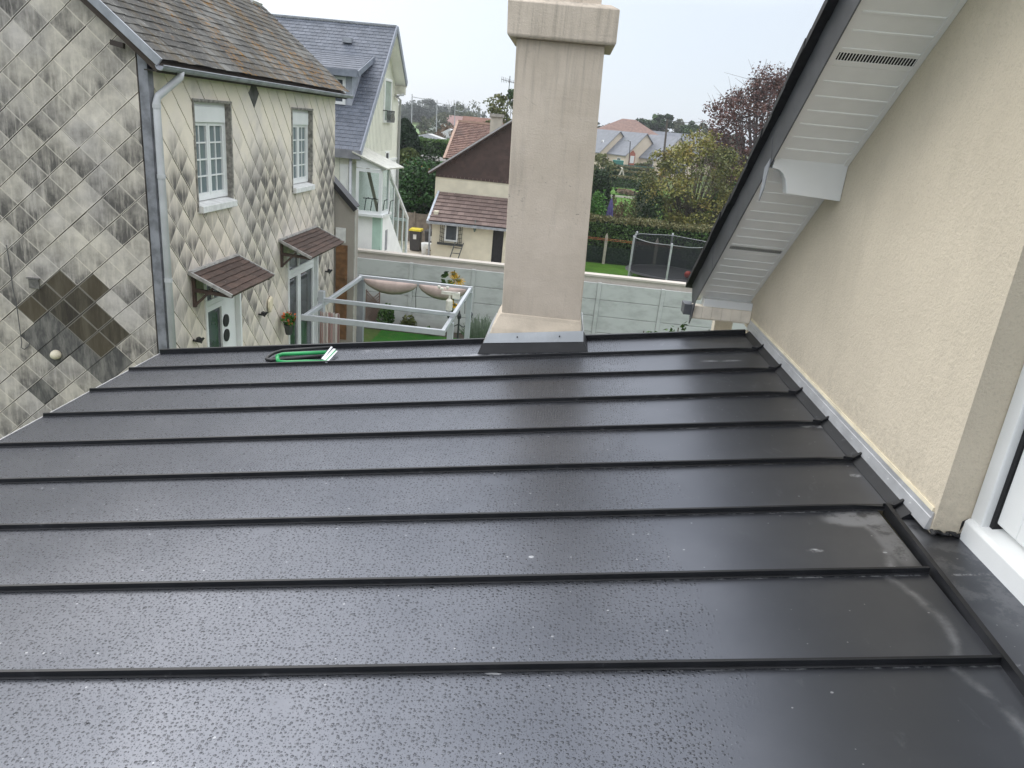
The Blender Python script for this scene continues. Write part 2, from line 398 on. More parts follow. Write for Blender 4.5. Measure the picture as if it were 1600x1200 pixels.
for k, y in enumerate(SEAMY[:-1]):
    xr = XR-.01 if y > 2.6 else 1.385
    m = MB()
    # double-lock seam: a foot, an upright web and the folded head leaning away
    prof = [(-.010,0.0),(-.008,.003),(-.0035,.004),(-.003,.0215),(.0065,.0226),(.0065,.016),(.004,.016),(.005,.004),(.012,0.0)]
    nx = 30; vs = []; fs = []
    tap = 5 if y > 2.6 else 0
    for i in range(nx+1):
        x = XL-.004 + (xr-XL+.004)*i/nx
        s_ = 1.0
        if y > 2.6 and i >= nx-1: s_ = .5 if i == nx else .95
        wob = .0012*math.sin(x*3.1+k*2)
        for (a, b) in prof: vs.append((x, y+a*(1.0 if s_ > .9 else 2.2)+wob+SK*x, rz(x)+.0015+b*s_))
    n_ = len(prof)
    for i in range(nx):
        for j in range(n_-1): a = i*n_+j; fs.append((a, a+n_, a+n_+1, a+1))
    fs.append(tuple(range(n_))); fs.append(tuple(nx*n_+j for j in range(n_-1, -1, -1)))
    m.add(vs, fs); m.build('roof_seam', TRIM, ext)
m = MB(); m.bar((XL, YB+.012+SK*XL, rz(XL)+.012), (XR, YB+.012+SK*XR, rz(XR)+.012), .024, .045); m.build('back_edge_trim', TRIM, ext)
m = MB(); m.bar((XL-.006, -.4, rz(XL)-.004), (XL-.006, YB+SK*XL, rz(XL)-.004), .006, .014); m.bar((XL-.004, -.4, rz(XL)-.05), (XL-.004, YB+SK*XL, rz(XL)-.05), .003, .07)
m.build('eave_drip_edge', simple("pale drip edge", (.5,.5,.5), .4, .3), ext)
m = MB(); m.box(XL+.08, 1.49, -.4, YB-.18, .1, 4.40); m.build('wall', STUCCO, ext)
# upstand against the wall: folded black apron, then aluminium strip
m = MB()
m.prism([(XR-.012, 2.62, rz(XR)+.0015), (1.497, 2.62, rz(1.5)+.04), (1.497, 2.62, rz(1.5)-.02), (XR-.012, 2.62, rz(XR)-.02)], (0, YB+.06-2.62, 0))
for k in range(6):
    y = SEAMY[k]+SK*1.45
    m.prism([(XR-.05, y-.004, rz(XR-.05)+.027), (XR-.008, y-.012, rz(XR)+.022), (1.492, y-.002, rz(1.5)+.046), (1.492, y+.008, rz(1.5)+.046), (XR-.008, y+.013, rz(XR)+.022)], (0,0,-.012))
m.build('wall_upstand', TRIM, ext)
m = MB()
m.prism([(1.478, 2.51, 5.222), (1.488, 2.51, 5.270), (1.4915, 2.51, 5.272), (1.494, 2.51, 5.292), (1.499, 2.51, 5.292), (1.499, 2.51, 5.22)], (0, 2.93, 0))
o = m.build('wall_flashing', m_alu('milled aluminium strip', (.72,.73,.75), .36, .6), ext)
for k in range(14): 
    m = MB(); y = 2.66 + k*.21; m.tube([(1.482, y, 5.25), (1.487, y, 5.25)], .0026, 8)
    m.build('rivet', PVC, o)
# side strip in front of the balcony door
m = MB()
m.prism([(1.310, -.4, 5.181), (1.425, 2.695, 5.191), (1.50, 2.695, 5.204), (1.66, 2.50, 5.218), (1.66, -.4, 5.218)], (0,0,-.03))
m.build('threshold_sheet', ROOF, ext)
m = MB()
m.prism([(1.298, -.4, 5.165), (1.298, -.4, 5.211), (1.312, -.4, 5.215), (1.314, -.4, 5.205), (1.308, -.4, 5.165)], (.116, 3.10, .006)); m.build('threshold_seam', TRIM, ext)

# chimney through the roof's back edge
def lean(z): return -.032*(z-5.1)
def ring(x0, x1, y0, y1, z): return [(x0+lean(z), y0, z), (x1+lean(z), y0, z), (x1+lean(z), y1, z), (x0+lean(z), y1, z)]
def stack(mb, rings, mi=0):
    vs = [p for r in rings for p in r]; fs = []
    for i in range(len(rings)-1):
        for k in range(4): fs.append((i*4+k, i*4+(k+1) % 4, (i+1)*4+(k+1) % 4, (i+1)*4+k))
    fs.append((3,2,1,0)); n = 4*(len(rings)-1); fs.append((n, n+1, n+2, n+3)); return mb.add(vs, fs, mi)
m = MB(); stack(m, [ring(-.35,.22,5.12,5.62,4.6), ring(-.35,.22,5.12,5.62,5.6), ring(-.352,.216,5.12,5.62,6.3), ring(-.352,.214,5.12,5.62,7.03)])
ch = m.build('chimney', CHIM, ext); bevel(ch, .008, 2)
m = MB(); stack(m, [ring(-.40,.275,5.07,5.67,7.03), ring(-.41,.282,5.06,5.68,7.045), ring(-.415,.285,5.06,5.68,7.235), ring(-.36,.235,5.11,5.63,7.262)])
o = m.build('chimney_collar', CHIM, ch); bevel(o, .004, 1)
m = MB(); stack(m, [ring(-.30,.17,5.15,5.6,7.25), ring(-.30,.17,5.15,5.6,7.9)]); o = m.build('chimney_cap', CHIM, ch); bevel(o, .01, 2)
m = MB(); stack(m, [ring(-.424,.238,5.04,5.70,5.03), ring(-.420,.238,5.046,5.68,5.085), ring(-.412,.236,5.06,5.67,5.12), ring(-.372,.230,5.106,5.64,5.20), ring(-.353,.222,5.116,5.63,5.225)])
o = m.build('chimney_foot', simple("pale mortar", (.58,.50,.40), .9, 0, .1, 8, .4, 60), ch); bevel(o, .006, 1)
m = MB()
zb = lambda x: rz(x)+.001
m.slab((-.46,5.020,5.010), (.252,5.020,5.100), (.244,5.035,5.175), (-.424,5.035,5.082), .004)
m.slab((-.46,5.021,5.010), (-.424,5.036,5.082), (-.424,5.60,5.10), (-.46,5.60,5.02), .004)
m.slab((.244,5.036,5.175), (.252,5.021,5.10), (.252,5.60,5.10), (.244,5.60,5.175), .004)
o = m.build('chimney_flashing', m_alu("pale aluminium flashing", (.62,.64,.66), .4, .6), ch)
for x in (-.22, .08):
    m = MB(); m.tube([(x, 5.018, 5.052+.13*(x+.44)), (x, 5.033, 5.052+.13*(x+.44))], .005, 8)
    m.build('rivet', BLACK, ch)
m = MB()
m.slab((-.492,4.985,zb(-.492)), (.292,4.985,zb(.292)), (.254,5.026,5.102), (-.462,5.026,5.012), .006)
m.slab((-.492,4.985,zb(-.492)), (-.462,5.026,5.012), (-.46,5.36,5.02), (-.49,5.34,zb(-.49)), .005)
m.slab((.292,4.985,zb(.292)), (.294,5.34,zb(.294)), (.254,5.36,5.10), (.254,5.026,5.102), .005)
m.build('chimney_apron', TRIM, ch)

# ------------------------------------------------------------------ our cream rendered house on the right
hs = thing('rendered_house', (3.5, 3.2, .1), 'cream roughcast house wall on the right with white boarded gable overhang', 'house')
def sofz(y): return 7.13 - .782*(y-3.35)            # underside of the rake overhang
m = MB()
m.prism([(1.5, 2.50, 5.212), (1.5, 5.60, 5.212), (1.5, 5.60, sofz(5.60)), (1.5, -.5, sofz(-.5)), (1.5, -.5, 9.5), (1.5, 2.50, 8.6)][0:3] + [(1.5, 2.50, sofz(2.50))], (.35, 0, 0))
m.prism([(1.5, -.6, 7.45), (1.5, 2.50, 7.45), (1.5, 2.50, sofz(2.5)), (1.5, -.6, sofz(-.6))], (.35, 0, 0))
m.box(1.5, 1.85, -.6, 5.545, .1, 5.19); m.box(1.85, 6.5, 5.3, 5.545, .1, 5.3)
wall = m.build('wall', STUCCO, hs)
m = MB(); m.prism([(1.493,2.52,5.2925),(1.4995,2.52,5.2925),(1.4995,2.52,5.309),(1.494,2.52,5.309)], (0,2.9,0)); m.build('render_bead', simple("cream bead", (.78,.70,.52), .7), hs)
# mastic lump at the wall foot
m = MB(); random.seed(3)
pts = [(1.50+.008*i, 2.492-.004*math.sin(i*1.3), 5.222+.004*math.sin(i*.9)) for i in range(15)]
m.tube(pts, [.005+.005*random.random() for _ in pts], 8); m.tube([(1.50,2.50,5.225),(1.50,2.475,5.218)], .007, 8)
m.tube([(1.60,2.51,5.225),(1.605,2.505,5.275),(1.62,2.50,5.285)], [.010,.008,.006], 8)
m.build('mastic_joint', MASTIC, hs)
# balcony door frame seen edge-on
dr = MB()
dr.box(1.62, 1.69, 2.425, 2.497, 5.26, 7.45); o = dr.build('door_frame', PVC, hs); bevel(o, .006)
m = MB(); m.box(1.648, 1.70, 2.405, 2.4245, 5.30, 7.45); m.build('rubber_seal', BLACK, o)
m = MB(); m.box(1.655, 1.71, 2.29, 2.4045, 5.33, 7.45); m.box(1.655, 1.71, .2, 2.29, 5.33, 5.43); q = m.build('sash', PVC, o); bevel(q, .005)
m = MB(); m.box(1.676, 1.684, .2, 2.289, 5.431, 7.45); m.build('pane', GLASS, o)
m = MB(); m.prism([(1.600, 2.49, 5.20), (1.600, 2.49, 5.285), (1.612, 2.49, 5.297), (1.72, 2.49, 5.318), (1.72, 2.49, 5.20)], (0, -2.6, 0)); q = m.build('sill', PVC, o); bevel(q, .004)
# soffit boards run across the overhang (in x), following the rake
import itertools
XO = 1.10
L_ = 6.3; uy, uz = 1/math.hypot(1, .782), -.782/math.hypot(1, .782)
def rake(sv, off=0):                                # point on the rake, s metres down from y=-.2 (off = above the soffit plane)
    y = -.2 + uy*sv; return y - off*uz*0, sofz(y) + off
m = MB(); pitch = .1; KV = [int((P(1450, 78, x=1.5).y+.2)/uy/.1), int((P(1226, 392, x=1.5).y+.2)/uy/.1)]
nb = 74
for k in range(nb):
    a = k*pitch + .006; b = (k+1)*pitch - .006
    if rake(b)[0] > 5.58: break
    vent = k in KV
    if k in KV: continue
    for (s0, s1, o1) in ((a, b, 0), (b, b+.012, .009)):
        y0, z0 = rake(s0); y1, z1 = rake(s1)
        m.prism([(XO, y0, z0+o1), (XO, y1, z1+o1), (XO, y1, z1+o1+.012), (XO, y0, z0+o1+.012)], (1.4985-XO, 0, 0))
sf = m.build('soffit', SOFFIT, hs)
for k in KV:
    a = k*pitch+.004; b = (k+1)*pitch-.004; y0, z0 = rake(a); y1, z1 = rake(b); ym, zm = (y0+y1)/2, (z0+z1)/2
    m = MB()
    def sl(s0, s1, xa, xb, up=0, th=.012):
        y0, z0 = rake(s0); y1, z1 = rake(s1)
        m.prism([(xa, y0, z0+up), (xa, y1, z1+up), (xa, y1, z1+up+th), (xa, y0, z0+up+th)], (xb-xa, 0, 0))
    sl(a, a+.022, XO, 1.4985); sl(b-.022, b+.006, XO, 1.4985)
    n_ = 27
    for i in range(n_+1):
        x = XO + .012 + (1.4985-XO-.03)*i/n_; sl(a+.0225, b-.0225, x, x+.0040, 0, .002)
    g = m.build('soffit_vent', SOFFIT, hs)
    m = MB(); sl(a+.001, b-.001, XO+.004, 1.497, .013, .004); sl(a+.0226, b-.0226, XO+.006, 1.495, .003, .002); m.build('vent_dark_sheet', BLACK, g)  # black sheet close behind the slats paints the shade in the slots
# painted groove highlights and edge trims of the soffit
m = MB()
def along(mb, prof, s0, s1, n_=1):
    """extrude an x,dz profile along the rake"""
    y0, z0 = rake(s0); y1, z1 = rake(s1)
    mb.prism([(x, y0, z0+dz) for x, dz in prof], (0, y1-y0, z1-z0))
m = MB()
for k in range(nb):  # raised white strips imitate light caught in the board grooves
    s0 = (k+1)*pitch-.005
    if rake(s0)[0] > 5.56 or k in KV: continue
    y0, z0 = rake(s0); y1, z1 = rake(s0+.009); m.prism([(XO+.032, y0, z0-.0045), (XO+.032, y1, z1-.0045), (XO+.032, y1, z1+.001), (XO+.032, y0, z0+.001)], (1.47-XO-.032, 0, 0))
m.build('groove_highlight', simple('lit groove white', (.93,.93,.91), .35, 0, .02), sf)
m = MB()
along(m, [(1.472,-.006),(1.4985,-.006),(1.4985,-.001),(1.472,-.001)], 0, 7.15); along(m, [(XO,-.007),(XO+.03,-.007),(XO+.03,-.001),(XO,-.001)], 0, 7.35)
m.build('soffit_trim', SOFFIT, hs)
m = MB()
for i in range(12):                                # overlapping zinc lengths
    along(m, [(XO-.003-.0015*(i%2), -.03), (XO-.0015*(i%2)-.001, .02), (XO-.030-.0015*(i%2), .150), (XO-.034-.0015*(i%2), .150), (XO-.010-.0015*(i%2), -.03)], i*.62, min((i+1)*.62+.01, 7.50))
m.build('fascia', ZINCD, hs)
random.seed(5)
m = MB()
for i in range(36):
    s0 = i*.21; j = random.uniform(-.006, .006); l_ = random.uniform(-.004,.006)
    y0, z0 = rake(s0); y1, z1 = rake(min(s0+.235, 7.5))
    m.prism([(XO-.075+j, y0, z0+.152+l_), (1.9, y0, z0+.152+l_), (1.9, y0, z0+.195+l_), (XO-.075+j, y0, z0+.195+l_)], (0, y1-y0, z1-z0-.006))
    m.prism([(XO-.060+j, y0, z0+.198+l_), (1.9, y0, z0+.198+l_), (1.9, y0, z0+.235+l_), (XO-.060+j, y0, z0+.235+l_)], (0, y1-y0, z1-z0-.008))
m.build('roof', SLATE_EDGE, hs)
# curved white console under the purlin end
yc, zc0 = 4.14, 6.29
m = MB()
prof = [(1.4985, 6.285), (1.205, 6.298), (1.198, 6.33), (1.185, 6.37), (1.165, 6.40), (1.14, 6.418), (1.105, 6.424), (1.105, 6.60), (1.4985, 6.60)]
m.prism([(x, 4.20, z-.012) for x, z in prof], (0, .08, 0)); o = m.build('console', PVC, hs); bevel(o, .004)
m = MB(); m.prism([(XO-.012, 4.20, 6.46), (XO-.012, 4.28, 6.41), (XO-.012, 4.27, 6.23), (XO-.012, 4.22, 6.30)], (-.006, 0, 0)); m.build('zinc_flap', ZINC, hs)
# eave return: small white beam and boarded box, gutter end
m = MB(); m.box(1.135, 1.4985, 5.47, 5.56, 5.352, 5.41); o = m.build('eave_beam', PVC, hs); bevel(o, .003)
m = MB()
for k in range(6):
    x = 1.06 + k*.073; m.box(x, x+.0715, 5.46, 5.475, 5.262, 5.352)
m.box(1.06, 1.498, 5.476, 5.54, 5.25, 5.352); m.build('boarded_box', simple("cream cladding", (.80,.73,.62), .6), hs)
m = MB(); m.box(1.0, 1.065, 5.49, 5.62, 5.27, 5.35); m.prism([(1.055,5.40,5.40),(1.055,5.52,5.33),(1.055,5.50,5.20),(1.055,5.44,5.26)], (.006,0,0)); m.build('gutter', ZINCD, hs)
m = MB(); m.box(1.32, 1.46, 5.80, 5.9, 4.9, 5.245); m.build('vent_block', simple("buff block", (.66,.6,.5), .9), hs)

# ------------------------------------------------------------------ hand tool left on the roof
def rp(u, v, up=0):
    d = ray(u, v); t = (5.0+up-EYE.z+S_*EYE.x)/(d.z-S_*d.x); return EYE + d*t
GREEN = simple("green painted steel", (.01,.30,.08), .35); BLK = simple("black rubber coating", (.012,.012,.013), .5); SILV = m_alu("bare steel clamp", (.7,.72,.72), .3, .9)
tb = rp(470, 556)
tl = thing('hacksaw', tb, 'green and black bow saw with a bare steel clamp lying on the black roof', 'hand tool')
def zp(u, v, up): return rp(200+u/3.4275, 250+v/3.4275, up)
m = MB(); m.tube([zp(1090,1003,.03), zp(960,1012,.03), zp(830,1020,.03), zp(785,1032,.028), zp(752,1052,.022), zp(742,1066,.012), zp(765,1072,.010), zp(860,1064,.012), zp(1035,1050,.014)], .012, 8); m.build('frame', BLK, tl, True)
m = MB(); m.tube([zp(800,1050,.018), zp(830,1040,.02), zp(950,1035,.02), zp(1062,1030,.02)], .015, 8)
m.tube([zp(805,1078,.010), zp(850,1082,.010), zp(960,1078,.010), zp(1062,1080,.010)], .012, 8); m.tube([zp(805,1078,.010), zp(800,1062,.014), zp(800,1050,.018)], .015, 8); m.build('grip', GREEN, tl, True)
m = MB(); m.bar(zp(1040,1068,.018), zp(1092,1002,.034), .014, .007); m.bar(zp(1062,1084,.014), zp(1118,1024,.028), .016, .008); m.bar(zp(1050,1072,.012), zp(1106,1012,.028), .02, .004); o = m.build('clamp', SILV, tl)
m = MB(); m.bar(zp(1056,1078,.02), zp(1113,1018,.035), .006, .006); m.build('clamp_edge', GREEN, tl)
# ------------------------------------------------------------------ tile-hung old house on the left
random.seed(21)
YG = 9.3; XF = P(250, 400, y=YG).x; YE = P(522, 300, x=XF).y
def m_tile(name, base, stain, facade):
    t = NT(name); uvx = t.xyz(t.uv()); r = t.isl(); X, Yy, Zz = t.xyz()
    big = t.noise(.9, 4); med = t.noise(3.5, 5, rough=.65); st = t.noise(3.5, 6, vec=t.co((4, 4, .55)), rough=.7)
    a = t.math('ABSOLUTE', t.math('SUBTRACT', uvx[0], .5)); b = t.math('ABSOLUTE', t.math('SUBTRACT', uvx[1], .5))
    ed = t.math('SUBTRACT', .5, t.math('ADD', a, b))          # 0 at the tile rim
    if facade:
        reg = t.rng(Zz, 6.5, 4.9, -.06, .38)
        # grimy patches between the windows and at the far corner, clean cream above
        def blob(y0, z0, sy, sz, amp):
            dy = t.math('DIVIDE', t.math('SUBTRACT', Yy, y0), sy); dz = t.math('DIVIDE', t.math('SUBTRACT', Zz, z0), sz)
            return t.math('MULTIPLY', t.rng(t.math('ADD', t.math('MULTIPLY', dy, dy), t.math('MULTIPLY', dz, dz)), 1.3, .15), amp)
        for q in ((12.9, 5.0, 1.1, .95, .55), (16.4, 5.1, .8, 1.2, .75), (10.0, 4.6, .8, 1.2, .3), (12.0, 3.6, 1.3, .9, .4), (15.6, 3.3, 1, 1.3, .45), (9.9, 5.6, .35, .5, .35)):
            reg = t.math('ADD', reg, blob(*q))
        grad = t.rng(uvx[1], .95, .25, .25, 1.0)
        f = t.math('ADD', reg, t.math('MULTIPLY_ADD', r, .35, t.math('MULTIPLY_ADD', med, .7, -.62)))
    else:
        reg = t.math('MULTIPLY_ADD', big, 1.1, -.44)
        grad = t.rng(t.math('ADD', uvx[1], t.math('MULTIPLY_ADD', st, 1.6, -.8)), 1.0, .1, .74, 1.0)
        f = t.math('ADD', reg, t.math('MULTIPLY_ADD', r, .55, t.math('MULTIPLY_ADD', med, 1.5, -.58)))
    f = t.math('MULTIPLY', t.rng(f, -.1, .95, 0, 1, False), grad)
    f = t.math('MULTIPLY', f, t.rng(st, .25, .62, .45, 1.2))
    f = t.math('MULTIPLY', f, t.rng(ed, .0, .045, .25, 1))
    f = t.math('MINIMUM', f, .97)
    bs = t.mix(t.isl(), base, tuple(x*1.1 for x in base)); bs = t.mix(t.rng(t.noise(1.2, 3), .4, .7), bs, (base[0]*.92, base[1]*.93, base[2]*1.0))
    c = t.mix(f, bs, stain)
    c = t.mix(t.rng(t.noise(40, 6, rough=.8), .63, .72, 0, .45), c, (.16,.15,.13))
    rim = t.math('MULTIPLY', t.rng(ed, .024, .006, 0, .2), t.rng(t.noise(6, 4), .4, .6))
    c = t.mix(rim, c, (.66,.63,.55))
    t.bump(t.math('ADD', t.noise(90, 3), t.noise(9, 3)), .25, .004)
    return t.fin(c, .9, 0, .2)
TG = m_tile("cement tile, gable, weather stained", (.70,.645,.555), (.09,.085,.08), False)
TF = m_tile("cement tile, facade, streaked", (.78,.70,.585), (.105,.098,.094), True)
TD = NT("dark replaced tile"); _g = TD.xyz(TD.uv())[1]
_a = TD.math('ABSOLUTE', TD.math('SUBTRACT', TD.xyz(TD.uv())[0], .5)); _b = TD.math('ABSOLUTE', TD.math('SUBTRACT', _g, .5)); _e = TD.rng(TD.math('SUBTRACT', .5, TD.math('ADD', _a, _b)), .050, .022, 0, .5)
TDm = TD.fin(TD.mix(_e, TD.mix(TD.rng(TD.noise(3, 5, vec=TD.co((4, 4, .6)), rough=.7), .35, .7, 0, .55), TD.mix(TD.isl(), (.024,.020,.015), (.080,.062,.036)), (.13,.115,.08)), (.34,.32,.28)), .85)
TGREY = simple("grey tile", (.105,.102,.098), .9, 0, .4, 5)

def clip(poly, axis, val, keep_less):
    outp = []
    n = len(poly)
    for i in range(n):
        a, b = poly[i], poly[(i+1) % n]; ia = (a[axis] <= val) == keep_less or a[axis] == val; ib = (b[axis] <= val) == keep_less or b[axis] == val
        if ia: outp.append(a)
        if ia != ib:
            k = (val-a[axis])/(b[axis]-a[axis]); outp.append(tuple(a[j]+(b[j]-a[j])*k for j in range(len(a))))
    return outp
def diamonds(mb, to3, s0, s1, t0, t1, D, org, holes=(), special=None, topfn=None, depth=.007, Dz=None, gap=.0022, slash=True):
    """hang diamond tiles over the rectangle s0..s1 x t0..t1; to3(s,t,out) gives the point, out = distance off the wall"""
    Dz = Dz or D
    ns = int((s1-s0)/D)+3; nt_ = int((t1-t0)/(Dz/2))+3
    for j in range(nt_+1, -2, -1):
        for i in range(-2, ns+1):
            cs = org[0] + math.floor((s0-org[0])/D)*D + i*D + (D/2 if j % 2 else 0); ct = org[1] + math.floor((t0-org[1])/Dz)*Dz + j*Dz/2
            jx, jz = random.uniform(-.002, .002), random.uniform(-.002, .002); g = .0022
            h = D/2-g; hz_ = Dz/2-g; tilt = random.uniform(.9, 1.2)*depth
            gs = gap*random.uniform(.4,1.5)
            side = random.uniform(-.3,.3)*depth
            # s, t, u, v, out
            pl = [(cs-h+jx, ct+jz, 0, .5, tilt*.55+side+depth*.5), (cs+jx, ct-hz_+jz, .5, 0, tilt*1.3+depth*.5), (cs+h+jx, ct+jz, 1, .5, tilt*.55-side+depth*.5), (cs+jx, ct+hz_+jz, .5, 1, depth*.3)]
            sg = (1,-1,-1,1) if slash else (1,1,-1,-1); tg = (-1,1,1,-1) if slash else (1,1,-1,-1)
            pl = [(q_[0]+sg[k_]*gs, q_[1]+tg[k_]*gs) + q_[2:] for k_, q_ in enumerate(pl)]
            mi = special(cs, ct) if special else 0
            if mi < 0: continue
            pl = clip(clip(clip(pl, 0, s0, False), 0, s1, True), 1, t0, False)
            if len(pl) < 3: continue
            if topfn is not None:
                # clip by the sloping roof line: t <= topfn(s)
                q = []; n = len(pl)
                for k in range(n):
                    a, b = pl[k], pl[(k+1) % n]; da = a[1]-topfn(a[0]); db = b[1]-topfn(b[0])
                    if da <= 0: q.append(a)
                    if (da <= 0) != (db <= 0): kk = da/(da-db); q.append(tuple(a[m_]+(b[m_]-a[m_])*kk for m_ in range(5)))
                pl = q
            else: pl = clip(pl, 1, t1, True)
            if len(pl) < 3: continue
            polys = [pl]
            for (a0, a1, b0, b1) in holes:
                nx = []
                for p in polys:
                    mn_s = min(q[0] for q in p); mx_s = max(q[0] for q in p); mn_t = min(q[1] for q in p); mx_t = max(q[1] for q in p)
                    if mx_s <= a0 or mn_s >= a1 or mx_t <= b0 or mn_t >= b1: nx.append(p); continue
                    L = clip(p, 0, a0, True); R_ = clip(p, 0, a1, False); M_ = clip(clip(p, 0, a0, False), 0, a1, True)
                    U = clip(M_, 1, b1, False) if len(M_) > 2 else []; D_ = clip(M_, 1, b0, True) if len(M_) > 2 else []
                    nx += [q for q in (L, R_, U, D_) if len(q) > 2]
                polys = nx
            for p in polys:
                n = len(p); top = [to3(q[0], q[1], q[4]) for q in p]; bot = [to3(q[0], q[1], -.012) for q in p]
                uv = [(q[2], q[3]) for q in p]
                mb.add(top+bot, [tuple(range(n))] + [(k+n, (k+1) % n+n, (k+1) % n, k) for k in range(n)], mi, [uv]+[None]*n)
la = thing('tile_hung_house', (-9, 13, .1), 'old house hung with stained cream diamond tiles under a lichened grey roof', 'house')
# roof plane
ZE = 6.86; XE = XF+.22; SR = .81
def roofz(x): return ZE + (XE-x)*SR
m = MB()
W1 = (P(300,157,x=XF).y, P(357,158,x=XF).y, P(312,330,x=XF).z, P(300,157,x=XF).z)
W2 = (P(455,170,x=XF).y, P(486,170,x=XF).y, P(457,300,x=XF).z, P(455,170,x=XF).z)
D1 = (P(319,460,x=XF).y, P(373,455,x=XF).y, .5, P(322,440,x=XF).z)
D2 = (P(449,415,x=XF).y, P(495,400,x=XF).y, .5, P(449,400,x=XF).z)
holes = [(a-.02, b+.02, c, d+.02) for a, b, c, d in (W1, W2, D1, D2)]
o_p = P(396, 145, x=XF)
DG = .415
def sp_f(s, t): return 1 if abs(s-o_p.y) < .1 and abs(t-o_p.z) < .12 else 0
diamonds(m, lambda s, t, o: (XF+o, s, t), YG+.02, YE, .3, 6.78, DG, (o_p.y, o_p.z), holes, sp_f, Dz=.46, slash=False)
m.build('facade_tiles', [TF, TGREY], la)
# the dark cluster, read off the gable
cl = [(385,255),(590,275),(305,340),(500,360),(420,450),(620,480),(530,570),(730,585),(640,670),(215,430)]
cl2 = [(340,530),(250,600),(450,640),(360,730),(560,740),(270,820),(740,765),(650,830),(460,840),(370,920),(300,980)]
cl3 = [(200,1060)]
def gp(a): 
    p = P(a[0]/4, 380+a[1]/4, y=YG); return (p.x, p.z)
g0 = gp((385,255)); dk = [gp(a) for a in cl+cl3]; md = [gp(a) for a in cl2]
ga = gp((590,275)); DGX = .40; DGZ = .40
DGX = math.hypot(ga[0]-g0[0], 0)
gb = gp((530,570)); DGZ = abs(gb[1]-g0[1])*2/3/1.0 if False else .405
def sp_g(s, t):
    for q in dk:
        if abs(s-q[0]) < .13 and abs(t-q[1]) < .13: return 1
    for q in md:
        if abs(s-q[0]) < .13 and abs(t-q[1]) < .13: return 2
    return 0
TM = NT("sooty grey tile"); TMm = TM.fin(TM.mix(TM.rng(TM.noise(4, 5, vec=TM.co((3, 3, .8)), rough=.7), .35, .7), (.07,.068,.065), (.21,.20,.18)), .9)
m = MB()
XGL = -13.2
diamonds(m, lambda s, t, o: (s, YG-o, t), XGL, XF-.13, .3, 20, DGX, g0, (), sp_g, lambda s: min(roofz(s)-.06, 20), Dz=DGZ)
m.build('gable_tiles', [TG, TDm, TMm], la)
m = MB(); m.prism([(XF-.10, YG+.02, .1), (XF-.10, YG+.02, roofz(XF)-.12), (-9.5, YG+.02, roofz(-9.5)-.12), (-13.2, YG+.02, roofz(-9.5)-3.1), (-13.2, YG+.02, .1)], (0, .12, 0))
m.box(XF-.25, XF-.16, YG+.14, YE, .1, 6.8); m.box(XF-6, XF-.01, YE-.1, YE-.001, .1, 6.8)
m.build('wall', simple("dark backing wall", (.10,.09,.08), .9), la)
m = MB(); m.box(XF-.095, XF+.018, YG-.022, YG-.012, .3, roofz(XF)-.13); m.box(XF+.008, XF+.018, YG-.012, YG+.10, .3, roofz(XF)-.2); m.box(XF-.105, XF-.095, YG-.014, YG-.002, .3, roofz(XF)-.1)
m.build('corner_flashing', simple('dull zinc corner', (.20,.205,.225), .6, .1, .35, 6), la)
# roof slates
def m_lichen():
    t = NT("lichened fibre cement slates"); X, Yy, Zz = t.xyz(); r = t.isl()
    c = t.mix(r, (.115,.112,.105), (.215,.21,.195)); c = t.mix(t.rng(t.noise(1.3, 5), .42, .62, 0, .65), c, (.07,.067,.062))
    run = t.noise(2.2, 5, vec=t.co((.3, 1.7, .3)), rough=.65); c = t.mix(t.rng(run, .50, .62, 0, .75), c, (.12,.095,.06))
    c = t.mix(t.rng(t.noise(20, 6, rough=.8), .56, .66, 0, .8), c, (.40,.39,.36))
    orr = t.math('MULTIPLY', t.rng(t.noise(11, 6, rough=.75), .50, .60), t.rng(t.noise(1.6, 3, vec=t.co((.4,1,.4))), .50, .60, 0, .95)); c = t.mix(orr, c, (.30,.15,.03))
    t.bump(t.noise(32, 6, rough=.75), .9, .02); return t.fin(c, .95, 0, .15)
RL = m_lichen()
dv = unit(V((-1, 0, SR))); run_ = 5.6
m = MB(); m.shingles((XE+.03, YG-.17, ZE-.02+.02), (0,1,0), dv, YE+.25-YG+.17, run_, 36, 38, .006, 1.35, .5, .008)
rf = m.build('roof', RL, la)
m = MB(); m.prism([(XE-.02, YG-.14, ZE-.05), (XE-.02-4.4, YG-.14, ZE-.05+4.4*SR), (XE-.02-8.8, YG-.14, ZE-.05), (XE-.02-8.8, YG-.14, ZE-.15),(XE-.02-4.4, YG-.14, ZE-.15+4.4*SR), (XE-.02, YG-.14, ZE-.15)], (0, YE+.2-YG+.14, 0)); m.build('roof_deck', simple("brown roof timber", (.06,.045,.035), .8), rf)
m = MB(); m.box(XF+.02, XE+.01, YG-.1, YE+.18, ZE-.135, ZE-.12); m.build('eave_shade_soffit', simple('dark eave shade boards', (.035,.03,.027), .9), rf)  # dark boards added to deepen the shade under the eaves
m = MB(); a_ = V((XE+.05, YG-.185, ZE-.035)); b_ = a_ + dv*5.6; m.bar(a_, b_, .035, .10, (0,0,1)); m.bar(a_+V((-.02,.035,.05)), b_+V((-.02,.035,.05)), .07, .012, (0,0,1)); m.build('verge_flashing', ZINC, rf)
m = MB(); m.bar((XE-.42, YG-.11, ZE+.11), (XE-.58, YG-.11, ZE+.14), .05, .06); m.build('purlin_end', simple("dark timber", (.04,.03,.025), .8), rf)
